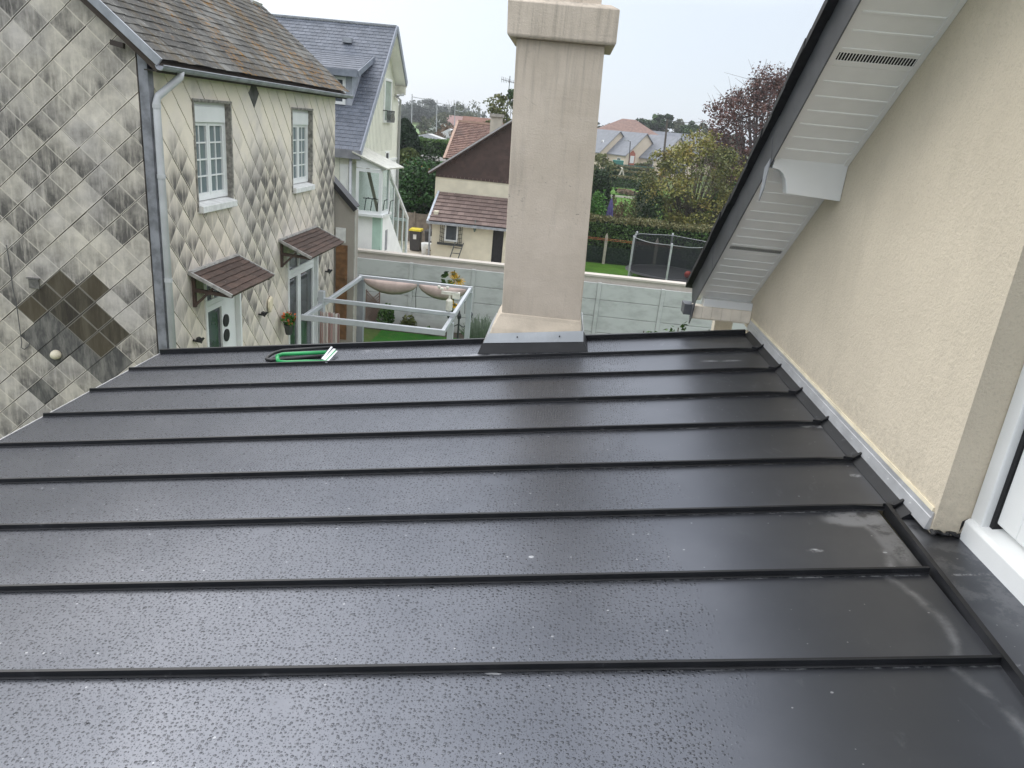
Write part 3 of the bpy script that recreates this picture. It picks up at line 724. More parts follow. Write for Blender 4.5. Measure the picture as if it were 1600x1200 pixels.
# roof window
p0 = P(400, 10, x=-6.9)
def onroof(u, v):
    d = ray(u, v); t = (ZE+.03+XE*SR-EYE.z - SR*EYE.x)/(d.z+SR*d.x); return EYE+d*t
q0 = onroof(400, 6); nn = unit(V((SR,0,1)))
m = MB()
for s0, s1, t0, t1 in ((-.25,.25,-.02,.05),(-.25,-.19,.05,.6),(.19,.25,.05,.6),(-.25,.25,.6,.66)):
    b = q0+V((0,s0,0))+dv*t0; m.prism([b, b+V((0,s1-s0,0)), b+V((0,s1-s0,0))+dv*(t1-t0), b+dv*(t1-t0)], nn*.06)
sk = m.build('roof_window', PVCW, rf); m = MB(); b = q0+V((0,-.19,0))+dv*.05; m.prism([b, b+V((0,.38,0)), b+V((0,.38,0))+dv*.55, b+dv*.55], nn*.03); m.build('pane', GLASS, sk)
# gutter and downpipe
m = MB(); gy0, gy1 = YG-.2, YE+.33
pr = [(XE+.05+.055*math.cos(a), ZE-.07+.055*math.sin(a)) for a in [math.pi*(1+i/8) for i in range(9)]]
pr2 = [(XE+.05+.047*math.cos(a), ZE-.068+.047*math.sin(a)) for a in [math.pi*(2-i/8) for i in range(9)]]
ng = 12
for i in range(ng):
    ya = gy0+(gy1-gy0)*i/ng; yb_ = gy0+(gy1-gy0)*(i+1)/ng
    m.prism([(x, ya, z) for x, z in pr+pr2], (0, yb_-ya-.0005, 0))
m.tube([(XE+.105, gy0, ZE-.068), (XE+.105, gy1, ZE-.068)], .009, 8); m.build('gutter', ZINC, la)
PIPE = simple("grey painted downpipe", (.47,.48,.49), .5, .1, .1, 3)
m = MB(); yp = P(247, 200, x=XF+.08).y
m.tube([(XE+.05, yp+.28, ZE-.10), (XE+.045, yp+.27, ZE-.17), (XF+.09, yp+.03, ZE-.42), (XF+.08, yp, ZE-.50), (XF+.08, yp, .5)], .046, 14)
dp = m.build('downpipe', PIPE, la, True)
for z in (6.30, 5.45, 4.1): m = MB(); m.tube([(XF+.08, yp, z), (XF+.08, yp, z+.05)], .053, 14); m.build('pipe_collar', PIPE, dp)
# windows
WEATH = simple("weathered frame surround", (.24,.225,.20), .9, 0, .45, 14, .4, 30)
for wi, (y0, y1, z0, z1) in enumerate((W1, W2)):
    m = MB(); rect_frame(m, 'x', XF, y0-.02, y1+.02, z0-.0, z1+.02, .035, -.15, .022); m.box(XF+.0225, XF+.032, y0-.05, y1+.05, z1+.0, z1+.03); m.box(XF+.0225, XF+.03, y1-.015, y1+.03, z0+.25, z1-.001)
    wd = m.build('window', WEATH, la)
    m = MB(); zs = z0+.13
    rect_frame(m, 'x', XF, y0+.015, y1-.015, zs, z1-.015, .05, -.13, -.06); m.box(XF-.12, XF-.035, y0+.066, y1-.066, z1-.28, z1-.066)
    fr = m.build('window_frame', PVC, wd)
    m = MB(); ya, yb_ = y0+.066, y1-.066; za, zb2 = zs+.05, z1-.282; ym = (ya+yb_)/2
    for (a, b) in ((ya, ym-.004), (ym+.004, yb_)): rect_frame(m, 'x', XF, a, b, za, zb2, .05, -.115, -.07)
    for (a, b) in ((ya+.05, ym-.054), (ym+.054, yb_-.05)):
        c_ = (a+b)/2; m.box(XF-.098, XF-.082, c_-.010, c_+.010, za+.05, zb2-.05)
        for k in range(1, 4):
            zc = za+.05+(zb2-za-.1)*k/4; m.box(XF-.0975, XF-.0825, a, c_-.0101, zc-.011, zc+.011); m.box(XF-.0975, XF-.0825, c_+.0101, b, zc-.011, zc+.011)
    m.build('casement', PVC, wd)
    m = MB(); m.box(XF-.105, XF-.10, ya+.01, yb_-.01, za+.01, zb2-.01); m.build('pane', CURT, wd)
    m = MB(); m.prism([(XF-.12, y0-.0, zs-.005), (XF+.09, y0, zs-.055), (XF+.09, y0, z0-.02), (XF+.002, y0, z0-.03), (XF-.12, y0, z0-.03)], (0, y1-y0, 0)); q = m.build('sill', PVCW, wd); bevel(q, .006, 1)
# doors
def door(y0, y1, z1, glassy, nm):
    m = MB(); rect_frame(m, 'x', XF, y0-.02, y1+.02, .5, z1+.02, .05, -.15, .03); fr = m.build('door', PVC, la)
    ym = y0+(y1-y0)*.45; ztr = z1-.38
    m = MB()
    m.box(XF-.12, XF-.05, y0+.03, y1-.03, ztr-.04, ztr+.04)
    if glassy: 
        rect_frame(m, 'x', XF, y0+.035, ym, .55, ztr-.045, .09, -.11, -.05); rect_frame(m, 'x', XF, ym+.004, y1-.035, .55, ztr-.045, .09, -.11, -.05)
        m.box(XF-.11, XF-.05, ym-.02, ym+.02, ztr+.045, z1-.03)
        m.build('door_leaf', PVC, fr)
    else:
        rect_frame(m, 'x', XF, y0+.035, y0+(y1-y0)*.62, .55, ztr-.045, .09, -.11, -.05); m.box(XF-.10, XF-.055, y0+(y1-y0)*.622, y1-.035, .55, ztr-.045)
        for k in (1, 2): yy = y0+(y1-y0)*k/3; m.box(XF-.11, XF-.05, yy-.015, yy+.015, ztr+.045, z1-.03)
        m.build('door_leaf', PVC, fr)
    m = MB(); m.box(XF-.095, XF-.085, y0+.05, y1-.05, .6, z1-.04); m.build('pane', GLASS, fr)
    return fr
d1 = door(*D1[:2], D1[3], False, 'd'); d2 = door(*D2[:2], D2[3], True, 'd')
m = MB()
for (u, v) in ((357, 501), (358, 524)):
    c = P(u, v, x=XF+.0); 
    m.add(*(lambda c: ([V((XF-.03, c.y+.095*math.cos(a), c.z+.105*math.sin(a))) for a in [i*math.pi/8 for i in range(16)]]+[V((XF-.05, c.y+.095*math.cos(a), c.z+.105*math.sin(a))) for a in [i*math.pi/8 for i in range(16)]], [tuple(range(16))]+[(i, i+16, (i+1) % 16+16, (i+1) % 16) for i in range(16)]))(c))
m.build('oval_light', BLK, d1)
# porch canopies
random.seed(8)
CT = island("mossy brown clay tiles", (.070,.045,.035), (.118,.074,.056), .85, 9, (.38,.37,.34), .4)
CW = simple("brown stained canopy wood", (.07,.045,.035), .7, 0, .3, 10)
def canopy(ptl, ptr, pfl, pfr, out):
    a = P(*ptl, x=XF+.01); b = P(*ptr, x=XF+.01); c = P(*pfl, x=XF+out); d = P(*pfr, x=XF+out)
    y0 = (a.y+c.y)/2; y1 = (b.y+d.y)/2; zt = (a.z+b.z)/2; zf = (c.z+d.z)/2
    cn = V((XF+out, y0, zf)); dvv = V((-out+.01, 0, zt-zf)); L = dvv.length
    rt = MB(); rt.slab((XF+out, y0, zf), (XF+out, y1, zf), (XF+.01, y1, zt), (XF+.01, y0, zt), .03); r = rt.build('canopy', CW, la)
    m = MB(); m.shingles((XF+out+.02, y0-.02, zf), (0,1,0), unit(dvv), y1-y0+.04, L, 7, 6, .013, 1.2, 0, .006); m.build('canopy_tiles', CT, r)
    m = MB()
    for yy in (y0-.035, y1+.035): m.bar((XF+out+.02, yy, zf+.01), (XF+.01, yy, zt+.02), .03, .05)
    m.bar((XF+.03, y0-.03, zt+.03), (XF+.03, y1+.03, zt+.03), .06, .03); m.build('canopy_edge', simple("grey canopy edging", (.34,.33,.31), .8, 0, .3, 12), r)
    for yy in (y0+.07, y1-.07):
        m = MB(); m.bar((XF+.03, yy, zf-.24), (XF+.03, yy, zt-.06), .045, .05, (0,1,0)); m.bar((XF+.03, yy, zf-.22), (XF+out*.5, yy, zf+.06), .035, .035); m.bar((XF+.05, yy, zf+.01), (XF+out-.02, yy, zf-.02), .05, .05)
        m.build('canopy_bracket', CW, r)
canopy((307,420), (378,400), (352,467), (416,437), .62); canopy((443,375), (500,352), (480,408), (528,382), .62)
# small fixtures on the facade and the gable
def at_f(u, v, o=0): return P(u, v, x=XF+o)
m = MB(); c = at_f(422, 476, .03); m.add([V((XF+.03, c.y+y, c.z+z)) for y, z in ((-.10,.09),(-.04,.14),(.05,.16),(.11,.12),(.10,.02),(.07,-.08),(.0,-.15),(-.07,-.13),(-.11,-.03))], [tuple(range(9))])
m.add([V((XF+.06, c.y+y*.8, c.z+z*.8)) for y, z in ((-.10,.09),(-.04,.14),(.05,.16),(.11,.12),(.10,.02),(.07,-.08),(.0,-.15),(-.07,-.13),(-.11,-.03))], [tuple(range(9))]); n_ = 9
m.f += [(i, (i+1) % 9, (i+1) % 9+9, i+9) for i in range(9)]; m.mi += [0]*9; m.uv += [None]*9
tag(m.build('wall_plaque', simple("pale carved stone", (.66,.58,.42), .9, 0, .15, 10)), 'pale stone plaque hung on the tiled wall between the two doors', 'plaque')
def hook(u, v, lab):
    c = at_f(u, v, .02); m = MB(); m.tube([c+V((-.01,0,0)), c+V((.10,0,-.01)), c+V((.14,.03,.05))], .018, 8); m.tube([c+V((.05,0,.03)), c+V((.05,.12,-.06)), c+V((.05,.14,-.02))], .016, 8); m.lathe(c+V((.07,.02,-.03)), [(.01,0),(.045,.02),(.04,.07),(.01,.09)], 10)
    tag(m.build('wall_hook', BLK), lab, 'hook')
hook(303, 532, 'black iron hook on the tiled wall beside the downpipe'); hook(405, 491, 'black iron hook on the tiled wall right under the stone plaque'); hook(509, 424, 'black iron hook on the tiled wall right of the French door canopy')
c = P(90, 553, y=YG); m = MB(); m.lathe((0,0,0), [(.065,0),(.068,.02),(.062,.06),(.045,.09),(.012,.102)], 20); 
for i, v_ in enumerate(m.v): m.v[i] = (c.x+v_[0], YG-.01-v_[2], c.z+v_[1])
tag(m.build('vent_cowl', simple("cream plastic", (.66,.60,.46), .6), None, True), 'round cream vent cowl on the dark patch of gable tiles', 'vent cowl')
c = P(55, 441, y=YG); m = MB(); m.box(c.x-.07, c.x+.07, YG-.035, YG-.0, c.z-.08, c.z+.05, 0); m.box(c.x-.09, c.x+.09, YG-.05, YG-.0, c.z+.052, c.z+.065); m.build('wall_box', simple("stained vent box", (.13,.125,.115), .9, 0, .4, 12), la)
m = MB(); pts = [P(u, v, y=YG-.03) for u, v in ((10,383),(16,420),(20,450),(27,485),(31,515),(34,535),(33,543),(38,546),(45,540),(46,537))]; m.tube(pts, .006, 6)
tag(m.build('cable', simple("grey cable", (.11,.11,.11), .6)), 'loose grey cable running down the tiled gable', 'cable')
# lean-to annex at the far end of the house, with brown shutter
an = thing('annex', (-5.2, YE+.6, .1), 'small grey rendered annex with sloping dark roof edge and brown shutter', 'annex')
YA = YE+.05
ax1 = P(553, 450, y=YA).x; at_, ab = P(523, 290, y=YA), P(557, 330, y=YA); GR = m_stucco("grey brown render", (.36,.33,.29), 40, .5)
m = MB(); m.prism([(XF-.6, YA, .1), (XF-.6, YA, at_.z+.35), (at_.x, YA, at_.z-.03), (ax1, YA, ab.z+.0), (ax1, YA, .1)], (0, .25, 0)); m.box(ax1-.2, ax1-.01, YA+.25, YA+.3, .1, ab.z-.1); m.build('wall', GR, an)
m = MB(); d_ = unit(ab-at_); m.bar(at_-d_*.6+V((0,-.05,.03)), ab+V((0,-.05,.03)), .08, .11); m.slab(ab+V((0,-.05,.1)), ab+V((0,.3,.1)), at_-d_*.6+V((0,.3,.1)), at_-d_*.6+V((0,-.05,.1)), .05); m.build('roof', simple("black bargeboard", (.018,.018,.02), .5), an)
a = P(527, 382, y=YA); b = P(542, 470, y=YA)
m = MB(); m.box(a.x-.02, b.x, YA-.04, YA-.004, 1.2, a.z); 
for k in range(1, 3): m.box(a.x-.021+(b.x-a.x)*k/3, a.x-.013+(b.x-a.x)*k/3, YA-.043, YA-.041, 1.2, a.z)
for z in (a.z-.12, a.z-.75): m.box(a.x-.01, b.x-.01, YA-.062, YA-.0405, z-.05, z+.03)
m.build('shutter', simple("brown varnished shutter", (.17,.085,.035), .55, 0, .3, 8), an)
a = P(525, 355, y=YA); b = P(540, 380, y=YA); m = MB(); m.box(a.x, b.x, YA-.02, YA-.003, b.z, a.z); m.build('lintel', PVCW, an)
m = MB(); m.box(ax1-.02, ax1+.006, YA-.006, YA+.05, .3, ab.z-.1)
m.build('corner_post', simple("grey quoin", (.42,.40,.36), .9), an)
# ------------------------------------------------------------------ ground
random.seed(31)
GZ = .1
def m_ground():
    t = NT("rough grass and fields"); X, Yy, Zz = t.xyz()
    c = t.mix(t.rng(t.noise(.05, 5), .4, .6), (.055,.085,.022), (.085,.11,.03)); c = t.mix(t.rng(t.noise(.6, 6, rough=.7), .5, .7, 0, .6), c, (.10,.085,.045))
    c = t.mix(t.rng(t.noise(8, 5), .4, .7, 0, .4), c, (.03,.05,.015)); t.bump(t.noise(6, 4), .5, .05); return t.fin(c, .95, 0, .1)
def hill(x, y):
    h = 4.6*math.exp(-((x+75)/55)**2)*(1/(1+math.exp(-(y-230)/35))) + 1.6/(1+math.exp(-(y-330)/40))
    return GZ + h*(1 if y > 100 else 0)
nx, ny = 70, 80; vs = []; fs = []
for j in range(ny+1):
    y = -40 + 1300*(j/ny)**2
    for i in range(nx+1):
        s_ = (i/nx-.5)*2; x = math.copysign(abs(s_)**1.6, s_)*900
        vs.append((x, y, hill(x, y)))
for j in range(ny):
    for i in range(nx): a = j*(nx+1)+i; fs.append((a, a+1, a+nx+2, a+nx+1))
m = MB(); m.add(vs, fs); struct(m.build('ground', m_ground(), None, True))
def m_lawn(name, a, b):
    t = NT(name); c = t.mix(t.rng(t.noise(1.2, 5), .35, .65), a, b); c = t.mix(t.rng(t.noise(3.5, 5, rough=.7), .5, .68, 0, .45), c, (.10,.13,.03)); n_ = t.noise(60, 5, rough=.75); c = t.mix(t.rng(n_, .45, .65, 0, .65), c, tuple(x*.4 for x in a)); c = t.mix(t.rng(t.noise(23, 4), .6, .75, 0, .4), c, (.12,.22,.03))
    t.bump(n_, 1, .03); return t.fin(c, .9, 0, .15)
LAWN = m_lawn("bright lawn", (.022,.105,.012), (.035,.15,.016)); LAWN2 = m_lawn("garden lawn", (.06,.15,.015), (.09,.20,.022))
def sheet(name, x0, x1, y0, y1, z, mat):
    m = MB(); m.add([(x0,y0,z),(x1,y0,z),(x1,y1,z),(x0,y1,z)], [(0,1,2,3)]); return struct(m.build(name, mat))
sheet('lawn', XF+.02, 6, 8, 21.75, GZ+.004, LAWN)
PAVE = simple("beige driveway gravel", (.42,.37,.30), .95, 0, .25, 3, .5, 30)
sheet('driveway', -13, -.6, 22.7, 39.5, GZ+.004, PAVE)
sheet('neighbour_lawn', -.6, 30, 22.7, 38.6, GZ+.006, LAWN2)
sheet('far_lawn', 2.2, 16, 60, 102, GZ+.006, LAWN2)
SOIL = simple("planted bed soil", (.05,.04,.028), .95, 0, .4, 8, .8, 20)
sheet('flower_bed', -6.2, 6, 21.75, 22.27, GZ+.008, SOIL)
sheet('terrace', XF, -4.6, 9, 16.4, GZ+.012, simple("grey terrace", (.25,.24,.22), .9, 0, .2, 5))

# ------------------------------------------------------------------ foliage tools
def leaf_cloud(mb, pts, size, squash=1.0, droop=0, mi=0):
    for p in pts:
        a = random.uniform(0, 2*math.pi); el = random.uniform(-1, 1); s = size*random.uniform(.6, 1.35)
        d = V((math.cos(a)*math.sqrt(1-el*el), math.sin(a)*math.sqrt(1-el*el), el*squash - droop)); d = unit(d)
        b = V((random.gauss(0,1), random.gauss(0,1), random.gauss(0,1))); b = b - d*b.dot(d); b = unit(b)
        p = V(p); n = len(mb.v)
        mb.v += [tuple(p-b*s*.32), tuple(p+d*s*.55), tuple(p+b*s*.32), tuple(p-d*s*.5)]
        mb.f.append([n, n+1, n+2, n+3]); mb.mi.append(mi); mb.uv.append(None)
def blobpts(c, r, n, shell=.55):
    out_ = []
    for _ in range(n):
        v = V((random.gauss(0,1), random.gauss(0,1), random.gauss(0,1))); v = unit(v)*(shell+(1-shell)*random.random()**.6)
        out_.append(V((c[0]+v.x*r[0], c[1]+v.y*r[1], c[2]+v.z*r[2])))
    return out_
BARK = simple("bark", (.09,.075,.055), .95, 0, .35, 12, .6, 30)
def tree(name, base, H, R, trunk, mats, nclump, nleaf, leaf, label, cat='tree', group=None, z0=.3, sparse=0, bark=None, twigs=0, sy=1.0, topfat=.0, clr=.32, droop=0):
    """trunk with limbs out to each leaf clump; crown of many separate leaves"""
    b = V(base); t = thing(name, b, label, cat, group); bk = bark or BARK
    tk = MB(); fork = b+V((0,0,H*(z0+.05))); 
    tk.tube([b-V((0,0,.2)), b+V((.02*H,0,H*z0*.5)), fork, b+V((-.01*H,.01*H,H*.7))], [trunk, trunk*.8, trunk*.62, trunk*.2], 8)
    cr_ = MB()
    for i in range(nclump):
        f = (i+.5)/nclump; ph = i*2.39996+random.uniform(-.5,.5); u = 1-2*f
        rr = R*math.sqrt(max(0,1-u*u))*(random.uniform(.25, 1)**.5)*.86; zc = H*(z0+1)/2 + u*H*(1-z0)/2*.84
        c = b+V((math.cos(ph)*rr, math.sin(ph)*rr*sy, zc))
        k = R*clr*random.uniform(.65, 1.25)
        mid = (fork+c)*.5+V((0,0,-.04*H)); tk.tube([b+V((0,0,H*(z0+random.uniform(-.05,.3)))), mid, c], [trunk*.36, trunk*.2, trunk*.07], 5)
        for _ in range(twigs):
            e_ = c+V((random.gauss(0,k*.7), random.gauss(0,k*.7), min(k*1.5, abs(random.gauss(k*.6,k*.5))))); tk.tube([c, (c+e_)*.5+V((random.uniform(-.1,.1)*k,0,0)), e_], [trunk*.06, trunk*.04, trunk*.02], 3)
        mi = random.randrange(len(mats)) if len(mats) > 1 else 0
        for sub in range(4):
            cc = c+V((random.gauss(0,k*.5), random.gauss(0,k*.5), random.gauss(0,k*.35)))
            leaf_cloud(cr_, blobpts(cc, (k*.8,k*.8,k*.55), int(nleaf/nclump/4*(random.uniform(.4,1.4) if sparse else 1)), .25), leaf, .6, droop, mi)
    tk.build('trunk', bk, t, True); cr_.build('crown', mats, t)
    return t
def bush(name, c, r, n, leaf, mat, label, cat='bush', group=None, core=True, squash=1, droop=0):
    m = MB(); c = V(c)
    nb_ = max(3, int(n/260))
    for i in range(nb_):
        a = random.uniform(0, 6.28); q = math.sqrt(random.random())*.62
        cc = c+V((math.cos(a)*q*r[0], math.sin(a)*q*r[1], r[2]*random.uniform(.45, 1.05)))
        k = random.uniform(.38,.6); leaf_cloud(m, blobpts(cc, (r[0]*k, r[1]*k, r[2]*k*.9), n//nb_, .45), leaf, squash, droop)
    m.v = [(x, y, max(z, c.z-.02)) for x, y, z in m.v]
    m2 = MB(); m2.tube([c-V((0,0,.1)), c+V((0,0,r[2]*.7))], [.05*r[0]+.01, .02], 6)
    t = thing(name, c, label, cat, group); m.build('foliage', mat, t); m2.build('stem', BARK, t); return t
def hedge(name, x0, x1, y0, y1, z0, z1, n, leaf, mats, label, top=None):
    t = thing(name, ((x0+x1)/2, (y0+y1)/2, z0), label, 'hedge'); m = MB(); m.box(x0+.05, x1-.05, y0+.08, y1-.08, z0, z1-.08); m.build('core', HCORE, t)
    m = MB(); pts = []; W_, D_, Hh = x1-x0, y1-y0, z1-z0; A1, A2 = W_*Hh, W_*D_
    for _ in range(n):
        wv = .06*math.sin(random.random())
        if random.random() < A1/(A1+A2): x = random.uniform(x0,x1); z = random.uniform(z0,z1); pts.append((x, y0+random.gauss(0,.06)+.05*math.sin(x*2.1+z*3), z))
        else: x = random.uniform(x0,x1); pts.append((x, random.uniform(y0,y1), z1+random.gauss(0,.05)+.05*math.sin(x*1.7)))
    k = len(pts); leaf_cloud(m, [p for p in pts if p[2] < z1-.16], leaf); leaf_cloud(m, [p for p in pts if p[2] >= z1-.16], leaf, 1, 0, len(mats)-1)
    for yy in (x0, x1): leaf_cloud(m, [(yy+random.gauss(0,.04), random.uniform(y0,y1), random.uniform(z0,z1)) for _ in range(int(n*D_*Hh/(A1+A2)*.5)+5)], leaf)
    m.build('foliage', mats, t); return t
HCORE = simple("hedge inside", (.008,.014,.005), .95, 0, .3)
G_DARK = leafmat("dark green leaves", (.012,.030,.010), (.030,.060,.018))
G_MID = leafmat("mid green leaves", (.025,.065,.015), (.065,.12,.028))
G_BRI = leafmat("bright green leaves", (.04,.13,.02), (.09,.20,.035))
G_YEL = leafmat("yellow green autumn leaves", (.12,.135,.03), (.27,.25,.065), (.33,.23,.07), .3)
G_OLI = leafmat("olive leaves", (.075,.095,.03), (.15,.16,.055), (.19,.15,.06), .2)
G_COP = leafmat("copper beech leaves", (.075,.035,.032), (.16,.08,.066), (.12,.08,.05), .2)
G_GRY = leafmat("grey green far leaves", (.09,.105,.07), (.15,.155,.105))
G_BRN = leafmat("brown russet leaves", (.11,.07,.04), (.17,.11,.06))
G_HTOP = leafmat("hedge leaves top with dry tips", (.07,.09,.03), (.19,.165,.07))
G_LAV = leafmat("silvery lavender stems", (.13,.17,.12), (.24,.29,.22))

# ------------------------------------------------------------------ precast concrete wall and rendered wall behind it
def m_conc():
    t = NT("precast concrete panel"); r = t.isl(); X, Yy, Zz = t.xyz()
    c = t.mix(r, (.42,.435,.42), (.52,.53,.51)); c = t.mix(t.rng(t.noise(1.6, 5, vec=t.co((1,1,2.2)), rough=.65), .42, .7, 0, .6), c, (.33,.335,.32)); c = t.mix(t.rng(t.noise(30, 5, rough=.8), .6, .7, 0, .35), c, (.22,.22,.21))
    c = t.mix(t.math('MULTIPLY', t.rng(Zz, .5, .1, 0, .5), 1.0), c, (.25,.24,.20))
    t.bump(t.noise(40, 4), .3, .005); return t.fin(c, .9, 0, .2)
CONC = m_conc()
YW = 22.3
cw = thing('concrete_wall', (0, YW, GZ), 'pale grey precast concrete panel fence wall along the back of the garden', 'wall')
px0 = [P(u, v, y=YW).x for u, v in ((654,411),(745,421),(938,442),(1037,452))]
posts = [px0[3] - 1.955*k for k in range(-2, 9)]
for k, x in enumerate(posts):
    if x < -6.6: continue
    m = MB(); m.box(x-.06, x+.06, YW-.035, YW+.06, GZ-.1, 2.21); o = m.build('post', CONC, cw); bevel(o, .008, 1)
    xn = x+1.955 if k else x+1.955
    for j in range(4):
        m = MB(); z0 = GZ+.015+j*.523; m.box(x+.061, x+1.955-.061, YW, YW+.045, z0, z0+.512); o = m.build('panel', CONC, cw); bevel(o, .01, 1)
rw = thing('rendered_garden_wall', (0, 22.6, GZ), 'low beige rendered wall whose flat top shows above the concrete panels', 'wall')
BEI = m_stucco("beige dusty render", (.56,.51,.45), 30, .4)
m = MB(); m.box(-6.3, 9.5, 22.45, 22.66, GZ, 2.36); m.build('wall', BEI, rw)
m = MB()
for k in range(16): m.box(-6.32+k*1.0, -6.325+(k+1)*1.0, 22.40, 22.74, 2.362, 2.42)
m.build('coping', BEI, rw)

# ------------------------------------------------------------------ pergola
ALW = simple("white grey aluminium beam", (.46,.48,.50), .4, .15, .06, 4)
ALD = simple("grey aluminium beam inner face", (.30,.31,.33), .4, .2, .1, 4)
ZP = 2.68
a = P(557,432,z=ZP); b = P(732,452,z=ZP); c = P(487,496,z=ZP); d = P(694,521,z=ZP)
yb_, yf = (a.y+b.y)/2, (c.y+d.y)/2; xl, xr_ = (a.x+c.x)/2, (b.x+d.x)/2; 
xl = max(xl, XF+.35)
pg = thing('pergola', ((xl+xr_)/2, (yf+yb_)/2, GZ), 'light grey aluminium pergola frame with rolled beige canvas over the lawn', 'pergola')
def part_bar(nm, p, q, w_, h_, mat=ALW, par=pg): m = MB(); m.bar(p, q, w_, h_); o = m.build(nm, mat, par); bevel(o, .006, 1); return o
part_bar('beam', (xl-.05, yb_, ZP), (xr_+.05, yb_, ZP), .09, .12); part_bar('beam', (xl-.05, yf, ZP), (xr_+.05, yf, ZP), .07, .11)
part_bar('beam', (xl, yf+.05, ZP+.001), (xl, yb_-.06, ZP+.001), .07, .09); part_bar('beam', (xr_, yf+.05, ZP+.001), (xr_, yb_-.06, ZP+.001), .07, .09)
ym2 = P(491,467,z=ZP+.1).y*.5+P(704,492,z=ZP+.1).y*.5
part_bar('beam', (xl-.08, ym2, ZP+.12), (xr_+.08, ym2, ZP+.10), .07, .08)
part_bar('post', (xl, ym2, GZ), (xl, ym2, ZP+.3), .12, .12); part_bar('post', (xr_-.0, ym2, GZ), (xr_-.0, ym2, ZP-.07), .12, .12)
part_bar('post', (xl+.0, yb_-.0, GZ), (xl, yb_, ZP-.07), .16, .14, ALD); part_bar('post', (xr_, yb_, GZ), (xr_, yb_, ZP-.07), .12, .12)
m = MB()
CV = simple("beige canvas", (.42,.33,.29), .9, 0, .12, 5)
for (x0, x1) in ((xl+.1, xl+(xr_-xl)*.52), (xl+(xr_-xl)*.54, xr_-.08)):
    vs = []; fs = []; nn_ = 16
    for i in range(nn_+1):
        x = x0+(x1-x0)*i/nn_; s_ = math.sin(math.pi*i/nn_)**.7
        for j in range(5): vs.append((x, yb_-.09-.08*s_*math.sin(math.pi*j/4), ZP+.0-(.05+.26*s_)*j/4))
    for i in range(nn_):
        for j in range(4): q = i*5+j; fs.append((q, q+5, q+6, q+1))
    m = MB(); m.add(vs, fs); o = m.build('canvas', CV, pg, True); sm = o.modifiers.new('solid', 'SOLIDIFY'); sm.thickness = .02
    m = MB(); m.tube([(x1, yb_-.1, ZP), (x1-.02, yb_-.1, ZP-.25), (x1+.0, yb_-.1, ZP-.6)], .008, 5); m.build('cord', BLK, o)
# striped curtain hanging at the left of the pergola
st = NT("pink and white striped cloth"); wv = st.n('TexWave'); st.put(wv.inputs[0], st.co()); wv.inputs['Scale'].default_value = 5; 
stm = st.fin(st.mix(st.rng(wv.outputs[1], .4, .6), (.60,.56,.52), (.42,.27,.25)), .9)
a = P(505, 500, y=ym2); m = MB(); vs = []; fs = []
for i in range(25):
    x = xl+.02+.42*i/24
    for j in range(9): vs.append((x*1.0+.05*(j/8)*(i/24-.5), ym2-.15+.05*math.sin(i*1.25)*(1+.3*j/8), ZP-.1-2.2*j/8))
for i in range(24):
    for j in range(8): q = i*9+j; fs.append((q, q+9, q+10, q+1))
m.add(vs, fs); tag(m.build('curtain', stm, None, True), 'striped pink and white curtain hanging at the house end of the pergola', 'curtain')
# wind gauge on the pergola
WS = simple("white plastic instrument", (.68,.66,.58), .5)
a = P(701, 490, y=ym2); wx = thing('weather_station', (a.x, ym2, ZP+.1), 'small white weather station on a mast fixed to the pergola corner', 'weather station')
zt = P(701, 458, y=ym2).z; m = MB(); m.tube([(a.x, ym2, ZP+.17), (a.x, ym2, zt)], .022, 8); m.build('mast', WS, wx)
m = MB(); m.bar((a.x-.17, ym2, zt), (a.x+.17, ym2, zt), .05, .06); m.box(a.x+.06, a.x+.20, ym2-.05, ym2+.05, zt-.09, zt+.03); m.build('cross_arm', WS, wx)
m = MB(); m.lathe((a.x, ym2, ZP+.16), [(.03,0),(.07,.03),(.07,.22),(.03,.26)], 10); m.build('rain_gauge', WS, wx)
for k in range(3):
    an_ = k*2.1+.5; m = MB(); m.bar((a.x-.15, ym2, zt+.09), (a.x-.15+.09*math.cos(an_), ym2+.09*math.sin(an_), zt+.09), .01, .01); m.lathe((a.x-.15+.10*math.cos(an_), ym2+.10*math.sin(an_), zt+.06), [(.005,0),(.035,.03),(.03,.06)], 8); m.build('wind_cup', WS, wx)
# ornamental lamp standard
IR = simple("dark wrought iron", (.045,.05,.05), .5, .3, .3, 10)
YL = 18.6; a = P(715, 530, y=YL); ztop = P(735, 478, y=YL).z
lp = thing('garden_lamp', (a.x, YL, GZ), 'dark wrought iron double lamp post beside the right pergola posts', 'lamp post')
m = MB(); zt = P(716, 492, y=YL).z; m.tube([(a.x, YL, GZ), (a.x, YL, .5), (a.x, YL, .55), (a.x, YL, zt)], [.06,.05,.03,.025], 8)
for s in (-1, 1): m.tube([(a.x, YL, zt-.25), (a.x+s*.12, YL, zt-.32), (a.x+s*.24, YL, zt-.25), (a.x+s*.28, YL, zt-.12)], .015, 6)
m.lathe((a.x, YL, zt-.1), [(.05,0),(.06,.08),(.03,.14),(.01,.22)], 8); m.build('pole', IR, lp)
for s in (-1, 1):
    m = MB(); m.lathe((a.x+s*.28, YL, zt-.12), [(.02,0),(.035,.02),(.07,.14),(.09,.16),(.07,.2),(.02,.27),(.005,.32)], 6); m.build('lantern', IR, lp)

